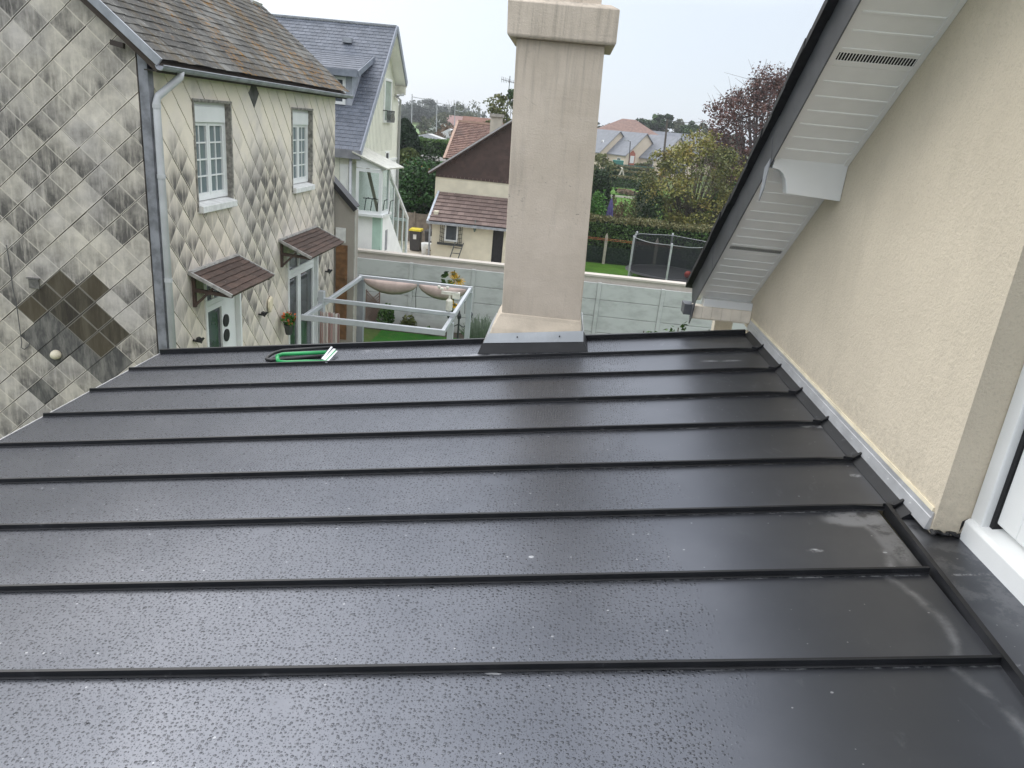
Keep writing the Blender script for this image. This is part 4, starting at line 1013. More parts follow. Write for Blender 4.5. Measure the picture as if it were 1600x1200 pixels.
# ------------------------------------------------------------------ garden plants and things
TRL = simple("brown wooden trellis", (.20,.13,.10), .8, 0, .3, 10)
a = P(573, 457, y=22.2); b = P(592, 500, y=22.2); m = MB()
for k in range(-6, 12):
    z = b.z+(a.z-b.z)*k/9
    for s in (1, -1):
        p = V((a.x if s > 0 else b.x, 22.22, z)); q = V((b.x if s > 0 else a.x, 22.22, z+(b.x-a.x)))
        lo_, hi_ = b.z-.3, a.z+.1
        if p.z < lo_ or q.z > hi_: continue
        m.bar(p+V((0,-.012*s,0)), q+V((0,-.012*s,0)), .015, .03)
m.bar((a.x,22.2,b.z-.3),(a.x,22.2,a.z+.1),.03,.03); m.bar((b.x,22.2,b.z-.3),(b.x,22.2,a.z+.1),.03,.03)
tag(m.build('trellis', TRL), 'narrow brown diamond trellis leaning on the concrete wall', 'trellis')
def gpt(u, v, y=None): return P(u, v, z=GZ+.01) if y is None else P(u, v, y=y)
a = P(605, 500, y=21.9); bush('shrub', (a.x, 21.9, GZ), (.32,.25,.62), 700, .09, G_MID, 'small green shrub by the concrete wall right of the trellis', 'shrub', 'shrubs along the concrete wall')
a = P(645, 500, y=21.9); bush('shrub', (a.x, 21.9, GZ), (.42,.25,.42), 800, .07, G_OLI, 'looser olive shrub at the middle of the concrete wall', 'shrub', 'shrubs along the concrete wall')
a = P(675, 512, y=21.8); bush('shrub', (a.x, 21.8, GZ), (.22,.2,.2), 200, .07, G_MID, 'tiny low plant on the bed in front of the concrete wall middle', 'shrub', 'shrubs along the concrete wall')
# lavender
YV = 20.6; a = P(752, 518, y=YV); m = MB()
for i in range(900):
    an_ = random.uniform(0, 6.28); sp_ = random.random()**.7*.55; L = random.uniform(.5, .95)*(1.25-sp_*.4)
    p = V((a.x+math.cos(an_)*.1, YV+math.sin(an_)*.1, GZ)); q = p+V((math.cos(an_)*sp_*L*1.2, math.sin(an_)*sp_*L*1.2, L*(1-sp_*.45)))
    s = V((.008,0,0)); n = len(m.v); m.v += [tuple(p-s), tuple(p+s), tuple(q+s*.8), tuple(q-s*.8)]; m.f.append([n,n+1,n+2,n+3]); m.mi.append(0); m.uv.append(None)
leaf_cloud(m, blobpts((a.x, YV, GZ+.35), (.5,.4,.38), 700, .2), .07, 1)
tag(m.build('lavender', G_LAV), 'silvery green lavender clump on the lawn edge left of the chimney', 'plant')
m = MB(); m.tube([P(728,520,z=GZ+.03), P(735,526,z=GZ+.03), P(748,530,z=GZ+.03), P(762,528,z=GZ+.03)], .05, 6); tag(m.build('bed_edging', BEI), 'pale curved stone edging round the lavender bed', 'edging')
# sunflower
YS = 19.6; a = P(703, 430, y=YS); sf_ = thing('sunflower', (a.x+.12, YS, GZ), 'tall sunflower with drooping yellow heads above the pergola beam', 'sunflower')
stem = simple("sunflower stem", (.10,.16,.04), .8); YEL = simple("sunflower petals", (.62,.36,.02), .7, 0, .25, 20); CTR = simple("seed disc", (.12,.11,.03), .9)
tops = [P(703,440,y=YS), P(716,437,y=YS), P(709,428,y=YS), P(704,470,y=YS), P(711,476,y=YS)]
m = MB(); bx = a.x+.12
for k, q in enumerate(tops): m.tube([(bx, YS, GZ), (bx+.03*math.sin(k), YS, 1.6), V((bx, YS, q.z+.1)), q], .016, 5)
m.build('stem', stem, sf_)
for k, q in enumerate(tops):
    m = MB()
    r = (.07, .14, .09, .06, .06)[k]
    for i in range(14):
        an_ = i*6.283/14; d_ = V((math.cos(an_), -.35, math.sin(an_)*.8)); m.slab(q+d_*r*.4+V((-.02,0,.0)), q+d_*r*.4+V((.02,0,.02)), q+d_*r*1.5+V((.015,-.02,-.02)), q+d_*r*1.5+V((-.015,-.02,-.03)), .003)
    h_ = m.build('flower_head', YEL if k else simple("green head", (.12,.22,.03), .8), sf_); m = MB(); m.lathe(q+V((0,-.03,-.02)), [(r*.5,0),(r*.6,.02),(r*.3,.05)], 12); m.build('seed_disc', CTR, h_)
m = MB()
for q in ((690,444),(692,430),(699,426),(712,428),(695,440)): leaf_cloud(m, [P(q[0],q[1],y=YS)+V((random.gauss(0,.04),0,random.gauss(0,.05))) for _ in range(4)], .17, .5, .6)
m.build('leaves', G_MID, sf_)
# plants in the corner by the house
a = P(530, 483, y=17.6); bush('shrub', (a.x, 17.6, 1.35), (.42,.3,.24), 1100, .05, leafmat("yellow variegated leaves", (.16,.17,.02), (.36,.31,.06)), 'yellow leaved shrub in the pale trough against the house', 'shrub')
m = MB(); m.box(a.x-.45, a.x+.5, 17.3, 17.9, GZ, 1.05); m.box(a.x-.45, a.x-.38, 17.3, 17.9, 1.051, 1.35); m.box(a.x+.43, a.x+.5, 17.3, 17.9, 1.051, 1.35); m.box(a.x-.379, a.x+.429, 17.3, 17.37, 1.051, 1.35); m.box(a.x-.379, a.x+.429, 17.83, 17.9, 1.051, 1.35)
tag(m.build('trough', simple("pale stone trough", (.5,.44,.34), .9, 0, .2, 8, .3)), 'pale stone planting trough at the corner of the old house', 'planter')
a = P(543, 522, y=15.6); bush('fern', (a.x, 15.6, GZ+.3), (.55,.5,.7), 420, .24, G_BRI, 'bright green fern like plant behind the left pergola post', 'plant', None, True, .5, .1)
a = P(515, 528, y=14.9); bush('shrub', (a.x, 14.9, GZ+.2), (.5,.5,.75), 900, .1, G_DARK, 'dark bush low at the foot of the house near the striped curtain', 'shrub')
a = P(598, 535, y=16.8); bush('shrub', (a.x, 16.8, GZ), (.32,.3,.42), 260, .12, G_BRI, 'bright leafy plant on the lawn just over the roof edge', 'shrub')
a = P(451, 503, x=XF+.18); fb = thing('flower_pot', (a.x, a.y, a.z-.25), 'wall hung pot of orange flowers beside the French door', 'flower pot')
m = MB(); m.lathe((a.x, a.y, a.z-.25), [(.06,0),(.09,.18),(.10,.2)], 12); m.build('pot', simple("dark pot", (.05,.055,.05), .6), fb)
m = MB(); leaf_cloud(m, blobpts((a.x, a.y, a.z+.05), (.13,.15,.14), 160, .3), .07); m.build('foliage', G_BRI, fb)
m = MB(); leaf_cloud(m, blobpts((a.x, a.y, a.z+.08), (.14,.15,.14), 45, .6), .06); m.build('blossom', simple("orange petals", (.55,.12,.03), .7), fb)
for k, (u, v) in enumerate(((1006,517),(1060,512),(1108,515))):
    y = 6.9+k*.2; a = P(u, v, y=y); lab = ('leafy shoot tip poking up just past the roof edge nearest the chimney', 'leafy shoot tip in the middle of three past the roof edge', 'leafy shoot tip past the roof edge nearest the eave corner')[k]
    t = thing('climber', (a.x, y, GZ), lab, 'plant', 'shoots beyond the roof edge'); m = MB(); m.tube([(a.x, y, GZ), (a.x+.05, y, 2.5), (a.x, y, a.z)], [.03,.02,.006], 6)
    ml = MB()
    for j in range(5):
        q = V((a.x+random.uniform(-.14,.14), y, a.z+random.uniform(-.25,.05))); m.tube([(a.x, y, a.z-.3), q], [.006,.003], 4); leaf_cloud(ml, blobpts(q, (.05,.05,.05), 9, .2), .055)
    m.build('stem', BARK, t); ml.build('foliage', G_MID, t)
# ------------------------------------------------------------------ house with the blue slate roof
random.seed(41)
BS = island("blue grey slates", (.105,.120,.150), (.150,.165,.200), .5, 2.5)
CRM = m_stucco("cream board cladding", (.76,.745,.64), 20, .1); WHT = simple("white painted wall", (.80,.80,.77), .85, 0, .06, 2, .2, 60)
MINT = simple("mint green paint", (.40,.55,.46), .8, 0, .08, 3); GLZ = NT("clear glazing"); 
_t = GLZ.n('BsdfTransparent'); _t.inputs[0].default_value = (.82,.88,.86,1); _g2 = GLZ.n('BsdfGlossy'); _g2.inputs['Roughness'].default_value = .03
_ms = GLZ.n('MixShader'); _ms.inputs[0].default_value = .13; GLZ.t.links.new(_t.outputs[0], _ms.inputs[1]); GLZ.t.links.new(_g2.outputs[0], _ms.inputs[2])
GLZ.t.links.new(_ms.outputs[0], GLZ.t.nodes['Material Output'].inputs[0]); CLEAR = GLZ.m
XB = -6.35                                          # verge of the blue roof
eN = P(563, 236, x=XB); rg = P(620, 42, x=XB); eF = P(635, 130, x=XB)
XW = XB-.4; bh = thing('slate_roofed_house', (-11, 26, GZ), 'cream house with steep blue slate roof, dormer and glazed side stair', 'house')
Y0, Z0, YR, ZR, Y3, Z3 = eN.y, eN.z, rg.y, rg.z, eF.y, eF.z
XL2 = -15.5
dvb = V((0, YR-Y0, ZR-Z0)); Lb = dvb.length; ub = unit(dvb)
# bell-cast foot: lower 1.6 m a little flatter
m = MB(); m.shingles((XL2, Y0, Z0), (1,0,0), ub, XB-XL2, Lb-.03, 44, 36, .008, 1.3, .5, .003); rfb = m.build('roof', BS, bh)
m = MB(); m.prism([(XL2, Y0+.02, Z0-.02), (XL2, YR, ZR-.02), (XL2, Y3, Z3), (XL2, Y3, Z3-.14), (XL2, YR, ZR-.2), (XL2, Y0+.02, Z0-.16)], (XB-XL2-.01, 0, 0)); m.build('roof_deck', WHT, rfb)
m = MB(); m.bar((XL2, YR, ZR+.02), (XB, YR, ZR+.02), .16, .05); m.build('ridge_cap', ZINC, rfb)
BB = simple("grey blue verge board", (.27,.29,.34), .6, 0, .1)
m = MB(); m.bar((XB+.015, Y0-.02, Z0-.06), (XB+.015, YR-.0, ZR-.04), .04, .19, (0,0,1)); m.bar((XB+.02, YR+.03, ZR-.04), (XB+.02, Y3, Z3-.04), .05, .19, (0,0,1)); m.build('verge_board', BB, bh)
m = MB(); m.bar((XL2, Y0-.03, Z0-.12), (XB+.03, Y0-.03, Z0-.12), .05, .26); m.build('eave_fascia', simple("grey zinc eave", (.24,.24,.26), .6), bh)
m = MB(); m.box(XW, XB-.02, Y3-.16, Y3+.05, Z3-.42, Z3-.14); m.bar((XW, Y3+.0, Z3-.10), (XB+.02, Y3+.0, Z3-.10), .1, .1); m.build('eave_box', simple("beige boxed eave", (.55,.53,.45), .7), bh)
YWf = Y0+.14; YWb = P(618, 300, x=XW).y
wl = MB()
zt = lambda y: (Z0 + (y-Y0)*(ZR-Z0)/(YR-Y0) if y < YR else ZR+(y-YR)*(Z3-ZR)/(Y3-YR)) - .19
# joint between boarded gable and rendered base: rises to the right
jl = P(590, 232, x=XW+.01); zj = 5.15
wl.prism([(XW-.3, YWf, 4.9), (XW-.3, YWf, zt(YWf)), (XW-.3, YR, zt(YR)), (XW-.3, YWb, zt(YWb)), (XW-.3, YWb, 4.9)], (.3, 0, 0)); wl.box(XL2, XW-.301, YWf, YWf+.25, GZ, 5.2)
w_ = wl.build('wall', CRM, bh)
m = MB()
for k in range(30):
    y = YWf+.1+k*.19
    if y < YWb-.03: m.box(XW+.0005, XW+.008, y, y+.014, 5.2, zt(y)-.02)
m.build('board_joints', simple("joint grey cream", (.48,.48,.40), .8), w_)  # thin grey cream strips mark the joints between boards
m = MB(); m.box(XW-.3, XW-.002, YWf, YWb, GZ, 4.898); m.box(XW-.001, XW+.035, YWf, YWb, 4.82, 4.90); m.build('lower_wall', WHT, bh)
for y in (YWf+.02, YWf-.06): pass
m = MB()
for k in range(7): x = XW-.28-k*.24; m.box(x-.008, x+.008, YWf-.012, YWf-.001, GZ, 5.1)
m.build('board_joints', simple("joint grey cream 2", (.48,.48,.40), .8), w_)
m = MB(); a = P(548, 260, y=YWf-.07); m.tube([(a.x, YWf-.07, Z0-.2), (a.x, YWf-.07, GZ)], .05, 8); o = m.build('downpipe', PIPE, bh, True)
m = MB(); m.tube([(XB-.05, Y3-.2, Z3-.42), (XW+.12, Y3-.35, Z3-.5), (XW+.08, YWb-.08, Z3-.6), (XW+.08, YWb-.08, GZ)], .045, 8); m.build('downpipe', PIPE, bh, True)
# gable window with iron balcony rail, small vent windows
y0, y1 = P(600, 160, x=XW).y, P(609, 160, x=XW).y; zT, zB = P(604, 128, x=XW).z, P(604, 192, x=XW).z
m = MB(); rect_frame(m, 'x', XW, y0-.1, y1+.1, zB, zT+.12, .09, -.02, .05); o = m.build('window', WHT, bh); m = MB(); m.box(XW+.005, XW+.02, y0-.01, y1+.01, zB+.1, zT+.02); m.build('pane', simple("sage blind behind glass", (.30,.36,.30), .3), o)
m = MB()
m.tube([(XW+.16, y0-.12, zB+.42), (XW+.16, y1+.12, zB+.42)], .016, 6); m.tube([(XW+.16, y0-.12, zB+.04), (XW+.16, y1+.12, zB+.04)], .016, 6)
for k in range(9):
    y = y0-.12+(y1-y0+.24)*k/8; m.tube([(XW+.16, y, zB+.04), (XW+.16, y+.05, zB+.16), (XW+.16, y-.05, zB+.30), (XW+.16, y, zB+.42)], .014, 5)
for y in (y0-.12, y1+.12): m.tube([(XW+.0, y, zB+.42), (XW+.16, y, zB+.42)], .014, 5)
m.build('balcony_rail', IR, bh)
a = P(604, 245, x=XW); m = MB(); rect_frame(m, 'x', XW, a.y-.28, a.y+.28, a.z-.2, a.z+.2, .06, .0, .04); o = m.build('window', WHT, bh); m = MB(); m.box(XW+.002, XW+.015, a.y-.21, a.y+.21, a.z-.13, a.z+.13); m.build('pane', GLASS, o)
# dormer
nd = V((0, -(ZR-Z0), YR-Y0)); nd = unit(nd)
yd = 24.35; q0 = P(530, 160, y=yd); q1 = P(551, 122, y=yd); xr1 = P(551, 140, y=yd).x; xl1 = xr1-1.9
zb_ = Z0+(yd-Y0)*(ZR-Z0)/(YR-Y0)
m = MB(); zt1 = q1.z+.05; m.prism([(xr1-.02, yd, zb_-.05), (xr1-.02, yd, zt1), (xr1-.02, yd+1.2, zt1+.25), (xr1-.02, yd+1.2, zb_+1.1)], (-1.86, 0, 0)); dm = m.build('dormer', simple("dormer cheek zinc", (.34,.36,.40), .6), bh)
m = MB(); m.slab((xl1-.2, yd-.25, zt1+.12), (xr1+.22, yd-.25, zt1+.12), (xr1+.22, yd+1.9, zt1+.82), (xl1-.2, yd+1.9, zt1+.82), .09); m.bar((xl1-.2, yd-.27, zt1+.08), (xr1+.23, yd-.27, zt1+.08), .05, .2); m.bar((xr1+.235, yd-.26, zt1+.07), (xr1+.235, yd+1.7, zt1+.66), .03, .17); m.build('dormer_roof', BS if False else simple("dormer zinc slate", (.20,.22,.26), .5), dm)
m = MB(); m.shingles((xl1-.18, yd-.24, zt1+.125), (1,0,0), unit(V((0,2.15,.70))), xr1-xl1+.38, 2.1, 14, 9, .008, 1.3, .5); m.build('dormer_slates', BS, dm)
m = MB(); rect_frame(m, 'y', yd, xr1-1.0, xr1-.22, zb_+.02, zt1-.04, .09, -.05, -.002); o = m.build('dormer_window', PVC, dm)
m = MB(); m.box(xr1-.92, xr1-.30, yd-.03, yd-.01, zb_+.1, zt1-.12); m.build('dormer_pane', GLASS, dm)
a = V((P(545, 47, y=26.6).x, 26.5, Z0+(26.5-Y0)*(ZR-Z0)/(YR-Y0))); m = MB(); m.obj = None; m.box(a.x-.16, a.x+.16, a.y-.14, a.y+.1, a.z+.0, a.z+.16); m.build('roof_vent', ZINC, rfb)
# glazed veranda and stair
YV0 = YWf-.05; a = P(557, 300, y=YV0); b = P(597, 300, y=YV0); zsl = P(580, 334, y=YV0).z; ztp = P(597, 266, y=YV0).z; ztl = P(560, 243, y=YV0).z
XV0, XV1 = a.x, b.x; YV1 = P(608, 325, x=XV1).y
m = MB(); rect_frame(m, 'y', YV0, XV0, XV1, zsl, ztp, .09, -.08, 0); m.prism([(XV0, YV0-.06, ztp+.02), (XV0, YV0-.06, ztl), (XV1+.1, YV0-.06, ztp+.06), (XV1+.1, YV0-.06, ztp+.02)], (0,.05,0))
m.box(XV1-.085, XV1, YV0+.001, YV0+.05, zsl, ztp); m.box(XV1-.08, XV1, YV1-.08, YV1, zsl, ztp+.05); m.box(XV1-.08, XV1, YV0+.05, YV1-.08, zsl, zsl+.08); m.box(XV1-.08, XV1, YV0+.05, YV1-.08, ztp-.02, ztp+.06)
m.box(XV0-.05, XV1+.07, YV0-.16, YV0+.0, zsl-.08, zsl-.002); m.box(XV1+.001, XV1+.09, YV0+.001, YV1, zsl-.08, zsl-.002)
ver = m.build('veranda', PVC, bh)
m = MB(); m.slab((XV0-.1, YV0-.18, ztl+.12), (XV1+.2, YV0-.18, ztp+.08), (XV1+.25, YV1+.9, ztp+.03), (XW+.01, YV1+.9, ztl+.2), .04); m.build('veranda_roof', simple("cream roof sheet", (.55,.54,.47), .5), ver)
m = MB(); m.box(XV0+.09, XV1-.09, YV0-.045, YV0-.035, zsl+.09, ztp-.09); m.box(XV1-.045, XV1-.035, YV0+.06, YV1-.09, zsl+.09, ztp-.03); m.build('glazing', CLEAR, ver)
m = MB(); m.box(XV0-.02, XV1-.28, YV0+.0, YV0+.2, GZ, zsl-.081); m.box(XV1-.279, XV1, YV0+.0, YV0+.19, GZ, zsl-.082, 1)
m.build('veranda_base', [WHT, MINT], bh)
yE = P(638, 350, x=XV1).y; zE = P(638, 342, x=XV1).z; zb2 = P(632, 394, x=XV1).z; zSt = P(609, 270, x=XV1).z
m = MB(); 
def szr(y, top=True): f = (y-YV1)/(yE-YV1); return (zSt+(zE-zSt)*f) if top else (zsl-.05+(1.55-zsl)*f)
m.prism([(XV1-.1, YV0+.2, GZ), (XV1-.1, YV0+.2, zsl-.09), (XV1-.1, YV1, zsl-.09), (XV1-.1, yE-.25, 1.3), (XV1-.1, yE-.25, GZ)], (.1, 0, 0)); m.build('stair_wall', WHT, bh)
m = MB(); m.bar((XV1-.04, YV1, szr(YV1)), (XV1-.04, yE, szr(yE)), .09, .09, (0,0,1)); m.bar((XV1-.04, YV1, zsl-.1), (XV1-.04, yE-.25, 1.34), .05, .06, (0,0,1))
for k in range(1, 4):
    y = YV1+(yE-YV1)*k/4; m.box(XV1-.07, XV1-.02, y-.03, y+.03, max(GZ, zsl-.1+(1.34-zsl+.1)*(y-YV1)/(yE-.25-YV1)), szr(y)-.02)
m.box(XV1-.08, XV1, yE-.08, yE, GZ, zE); m.box(XV1-.9, XV1-.82, yE-.08, yE, GZ, zE); m.box(XV1-.8, XV1-.08, yE-.08, yE, zE-.1, zE); m.box(XV1-.8, XV1-.08, yE-.08, yE, 1.3, 1.4)
sr = m.build('stair_frame', PVC, bh)
m = MB(); m.prism([(XV1-.05, YV1+.03, zsl-.1), (XV1-.05, YV1+.03, szr(YV1)-.05), (XV1-.05, yE-.1, szr(yE)-.06), (XV1-.05, yE-.1, GZ), (XV1-.05, yE-.26, 1.3)], (.01,0,0)); m.build('stair_glazing', CLEAR, sr)
a = P(603, 375, x=XV1); m = MB(); m.box(XV1+.001, XV1+.012, a.y-.14, a.y+.14, a.z-.33, a.z+.33); m.build('vent_window', simple("grey louvre", (.25,.26,.27), .6), bh)
m = MB(); 
for k in range(5): m.tube([(XV0+.15+k*.2, YV0+.4, zsl), (XV0+.2+k*.2, YV0+.4, zsl+.4), (XV0+.3+k*.2, YV0+.4, zsl+.45)], .015, 5)
m.tube([(XV0+.1, YV0+.41, zsl+.42), (XV1-.15, YV0+.41, zsl+.42)], .014, 5); m.build('inner_rail', IR, ver)
m = MB(); m.prism([(XV1-.35, YV0+.7, zsl), (XV1-.75, YV0+.7, ztp+.1), (XV1-.65, YV0+.7, ztp+.1), (XV1-.25, YV0+.7, zsl)], (0,.05,0)); m.build('stair_string', simple("tan stair string", (.35,.30,.22), .7), ver)

# ------------------------------------------------------------------ brown roofed house and its lean-to
random.seed(43)
YO = 34.0
oh = thing('brown_gable_house', (0, 36, GZ), 'cream house with brown slated gable and tiled lean-to beyond the garden wall', 'house')
xl = P(675, 360, y=YO).x; xr = .85; zeo = P(672, 345, y=YO-.25).z
CRW = simple("cream rendered wall", (.66,.61,.48), .9, 0, .07, 2, .3, 60)
m = MB(); dxa, dxb = P(769, 380, y=YO).x, P(786, 380, y=YO).x; wxa, wxb = P(695,360,y=YO).x, P(716,360,y=YO).x; wza, wzb = P(705,377,y=YO).z, P(705,346,y=YO).z
m.box(xl, dxa, YO, YO+.2, GZ, zeo+.12); m.box(dxb, xr, YO, YO+.2, GZ, zeo+.12); m.box(dxa, dxb, YO, YO+.2, 2.15, zeo+.12); m.box(xl, xl+.2, YO+.2, YO+2.5, GZ, zeo+.4)
m.build('lean_to_wall', CRW, oh)
m = MB(); m.box(dxa, dxb, YO+.12, YO+.17, GZ, 2.149)
for k in range(5): x = dxa+(dxb-dxa)*k/5; m.box(x+.01, x+.02, YO+.112, YO+.1199, GZ, 2.149)
m.build('door', simple("black painted door", (.014,.014,.016), .6, 0, .3), oh)
m = MB(); rect_frame(m, 'y', YO, wxa, wxb, wza, wzb, .07, -.06, -.001); wn = m.build('window', PVC, oh); m = MB(); m.box(wxa+.07, wxb-.07, YO-.035, YO-.02, wza+.07, wzb-.07); m.build('pane', GLASS, wn)
m = MB()
for s, x in ((-1, wxa), (1, wxb)):
    for k in range(3): m.tube([(x+s*(.03+k*.08), YO-.1, wza-.1), (x+s*(.03+k*.08), YO-.1, wzb+.08)], .014, 5)
    for k in range(6): m.tube([(x+s*.0, YO-.1, wza-.05+k*.19), (x+s*.22, YO-.1, wza+.03+k*.19)], .012, 5)
m.box(wxa-.3, wxb+.25, YO-.22, YO-.08, wza-.17, wza-.07); m.build('iron_grille', IR, wn)
a = P(742, 355, y=YO-.15); m = MB(); m.lathe((a.x, a.y, a.z-.22), [(.02,0),(.05,.05),(.1,.28),(.12,.3),(.06,.38),(.015,.44)], 6); m.tube([(a.x, a.y, a.z+.2), (a.x, a.y+.06, a.z+.32), (a.x, YO-.002, a.z+.3)], .015, 5); m.build('wall_lantern', simple("verdigris lantern", (.13,.17,.15), .5), oh)
YH = YO+2.3; a = P(680, 299, y=YH)
dl = V((0, YH-YO+.3, a.z-zeo)); LT = NT("brown pink interlocking tiles"); r_ = LT.isl(); c_ = LT.mix(r_, (.14,.098,.085), (.215,.155,.135)); c_ = LT.mix(LT.rng(LT.noise(2, 5), .5, .7, 0, .5), c_, (.085,.06,.055)); LTm = LT.fin(c_, .85)
m = MB(); m.shingles((xl-.15, YO-.3, zeo), (1,0,0), unit(dl), xr-xl, dl.length, 22, 8, .03, 1.15, .5, .006); lr = m.build('lean_to_roof', LTm, oh)
m = MB(); m.prism([(xl-.13, YO-.27, zeo-.04), (xl-.13, YH, a.z-.03), (xl-.13, YH, a.z-.1), (xl-.13, YO-.27, zeo-.1)], (xr-xl, 0, 0)); m.build('eave_board', CW, lr)
m = MB(); m.bar((xl-.17, YO-.36, zeo-.05), (xl-.17, YH, a.z+.0), .10, .14, (0,0,1)); m.build('verge_flashing', simple("pale blue grey flashing", (.42,.46,.50), .5), lr)
m = MB(); m.bar((xl-.2, YO-.36, zeo-.06), (xr, YO-.36, zeo-.06), .12, .10); m.tube([(xl-.12, YO-.36, zeo-.06), (xl-.08, YO-.1, zeo-.3), (xl-.08, YO-.1, GZ)], .045, 8); m.build('gutter', ZINC, lr)
zb_ = P(685, 276, y=YH).z; ap = P(812, 182, y=YH-.1); lf = P(674, 268, y=YH-.1); xrr = P(888, 300, y=YH).x
m = MB(); m.box(P(680,290,y=YH).x, xrr-.1, YH, YH+6, GZ, zb_+.1); m.build('wall', CRW, oh)
BR = island("brown slate cladding", (.060,.036,.030), (.085,.052,.042), .75, 2)
def rk(x): return lf.z + (x-lf.x)*(ap.z-lf.z)/(ap.x-lf.x)
sr_ = (ap.z-zb_)/(xrr-ap.x)
m = MB(); x0 = P(681,276,y=YH).x; W = xrr-x0; Hh = ap.z-zb_
def keep(cx, cz, a_, b_):
    z = zb_+cz
    xlf = lf.x + (z+.08-lf.z)*(ap.x-lf.x)/(ap.z-lf.z) - x0; xrt = ap.x + (ap.z-.1-z)/sr_ - x0
    a2, b2 = max(a_, xlf), min(b_, xrt); return (a2, b2) if b2 > a2 else None
m.shingles((x0, YH-.03, zb_), (1,0,0), (0,0,1), W, Hh, 32, 22, .008, 1.25, .5, .003, keep)
vs = m.v; m.v = [(x, YH-.03-(y-(YH-.03)) if y > YH-.03 else y, z) for x, y, z in vs]; m.build('gable_cladding', BR, oh)
m = MB(); m.prism([(x0, YH, zb_), (ap.x, YH, ap.z-.12), (xrr, YH, zb_)], (0, 6, 0)); m.build('gable_wall', CW, oh)
m = MB(); m.bar(lf+V((-.1,0,-.06)), ap, .5, .12); m.bar(ap+V((.06,0,-.06)), (xrr+.2, YH-.1, zb_-.1), .5, .12)
m.slab((lf.x-.1, YH-.3, lf.z+.03), (ap.x, YH-.3, ap.z+.08), (ap.x, YH+6, ap.z+.08), (lf.x-.1, YH+6, lf.z+.03), .06)
m.build('roof', CW, oh)
m = MB(); m.bar(lf+V((-.1,-.27,-.03)), ap+V((0,-.27,.03)), .03, .07); m.build('rake_trim', simple("grey rake trim", (.36,.35,.36), .5), oh)
# red tiled roof right behind, its chimney and aerial
RT = NT("mottled red clay tiles"); r_ = RT.isl(); c_ = RT.mix(r_, (.15,.085,.068), (.26,.16,.125)); c_ = RT.mix(RT.rng(RT.noise(.9, 5), .5, .7, 0, .6), c_, (.11,.075,.065)); RTm = RT.fin(c_, .85)
rh = thing('red_tiled_house', (-2, 47, GZ), 'house with mottled red clay tile roof rising behind the brown gable', 'house')
YE2, YR2 = 43.0, 47.5
b0 = P(700, 248, y=YE2); b1 = P(718, 190, y=YR2); XRR = -.7
dd = V((0, YR2-YE2, b1.z-b0.z))
m = MB(); xs = b0.x; m.shingles((xs-.2, YE2, b0.z), (1,0,0), unit(dd), XRR-xs, dd.length, 40, 22, .03, 1.15, .5, .008); rr_ = m.build('roof', RTm, rh)
m = MB(); m.bar((xs-.22, YE2-.05, b0.z), (xs-.22, YR2, b1.z+.03), .14, .1, (0,0,1)); m.bar((xs-.2, YR2, b1.z+.04), (XRR-.4, YR2, b1.z+.04), .3, .12); m.build('ridge_and_verge', simple("pale pink tile edge", (.38,.26,.20), .85), rr_)
m = MB(); m.prism([(xs, YE2+.2, GZ), (xs, YE2+.2, b0.z), (xs, YR2, b1.z-.1), (xs, YR2+4, b0.z), (xs, YR2+4, GZ)], (XRR-xs-.3, 0, 0)); m.build('wall', CRW, rh)
a = P(765, 210, y=41); b = P(786, 179, y=41); m = MB(); m.box(a.x, b.x-.05, 40.9, 41.7, 3, b.z-.15); c1 = m.build('chimney', simple("cream chimney", (.50,.46,.38), .9, 0, .1, 3), oh)
m = MB(); m.box(a.x-.05, b.x+.0, 40.8, 41.8, b.z-.149, b.z); m.build('chimney_cap', simple("grey chimney cap", (.35,.33,.29), .9), c1)
# tv aerial
YT = 41.3; a0 = P(791, 190, y=YT); a1 = P(790, 118, y=YT); m = MB(); m.tube([(a0.x, YT, a0.z-.6), (a0.x, YT, a1.z)], .02, 6)
an2 = thing('tv_aerial', (a0.x, YT, a0.z-.6), 'tall thin rooftop television aerial left of our chimney', 'aerial'); m.build('mast', IR, an2)
m = MB(); z = P(788, 128, y=YT).z; m.tube([(a0.x-.45, YT, z+.12), (a0.x+.35, YT, z-.02)], .012, 5)
for k in range(9): x = a0.x-.42+k*.09; m.tube([(x, YT-.14, z+.10-k*.014), (x, YT+.14, z+.13-k*.014)], .009, 4); m.tube([(x, YT, z-.03), (x, YT, z+.26-k*.02)], .009, 4)
m.build('antenna', IR, an2)
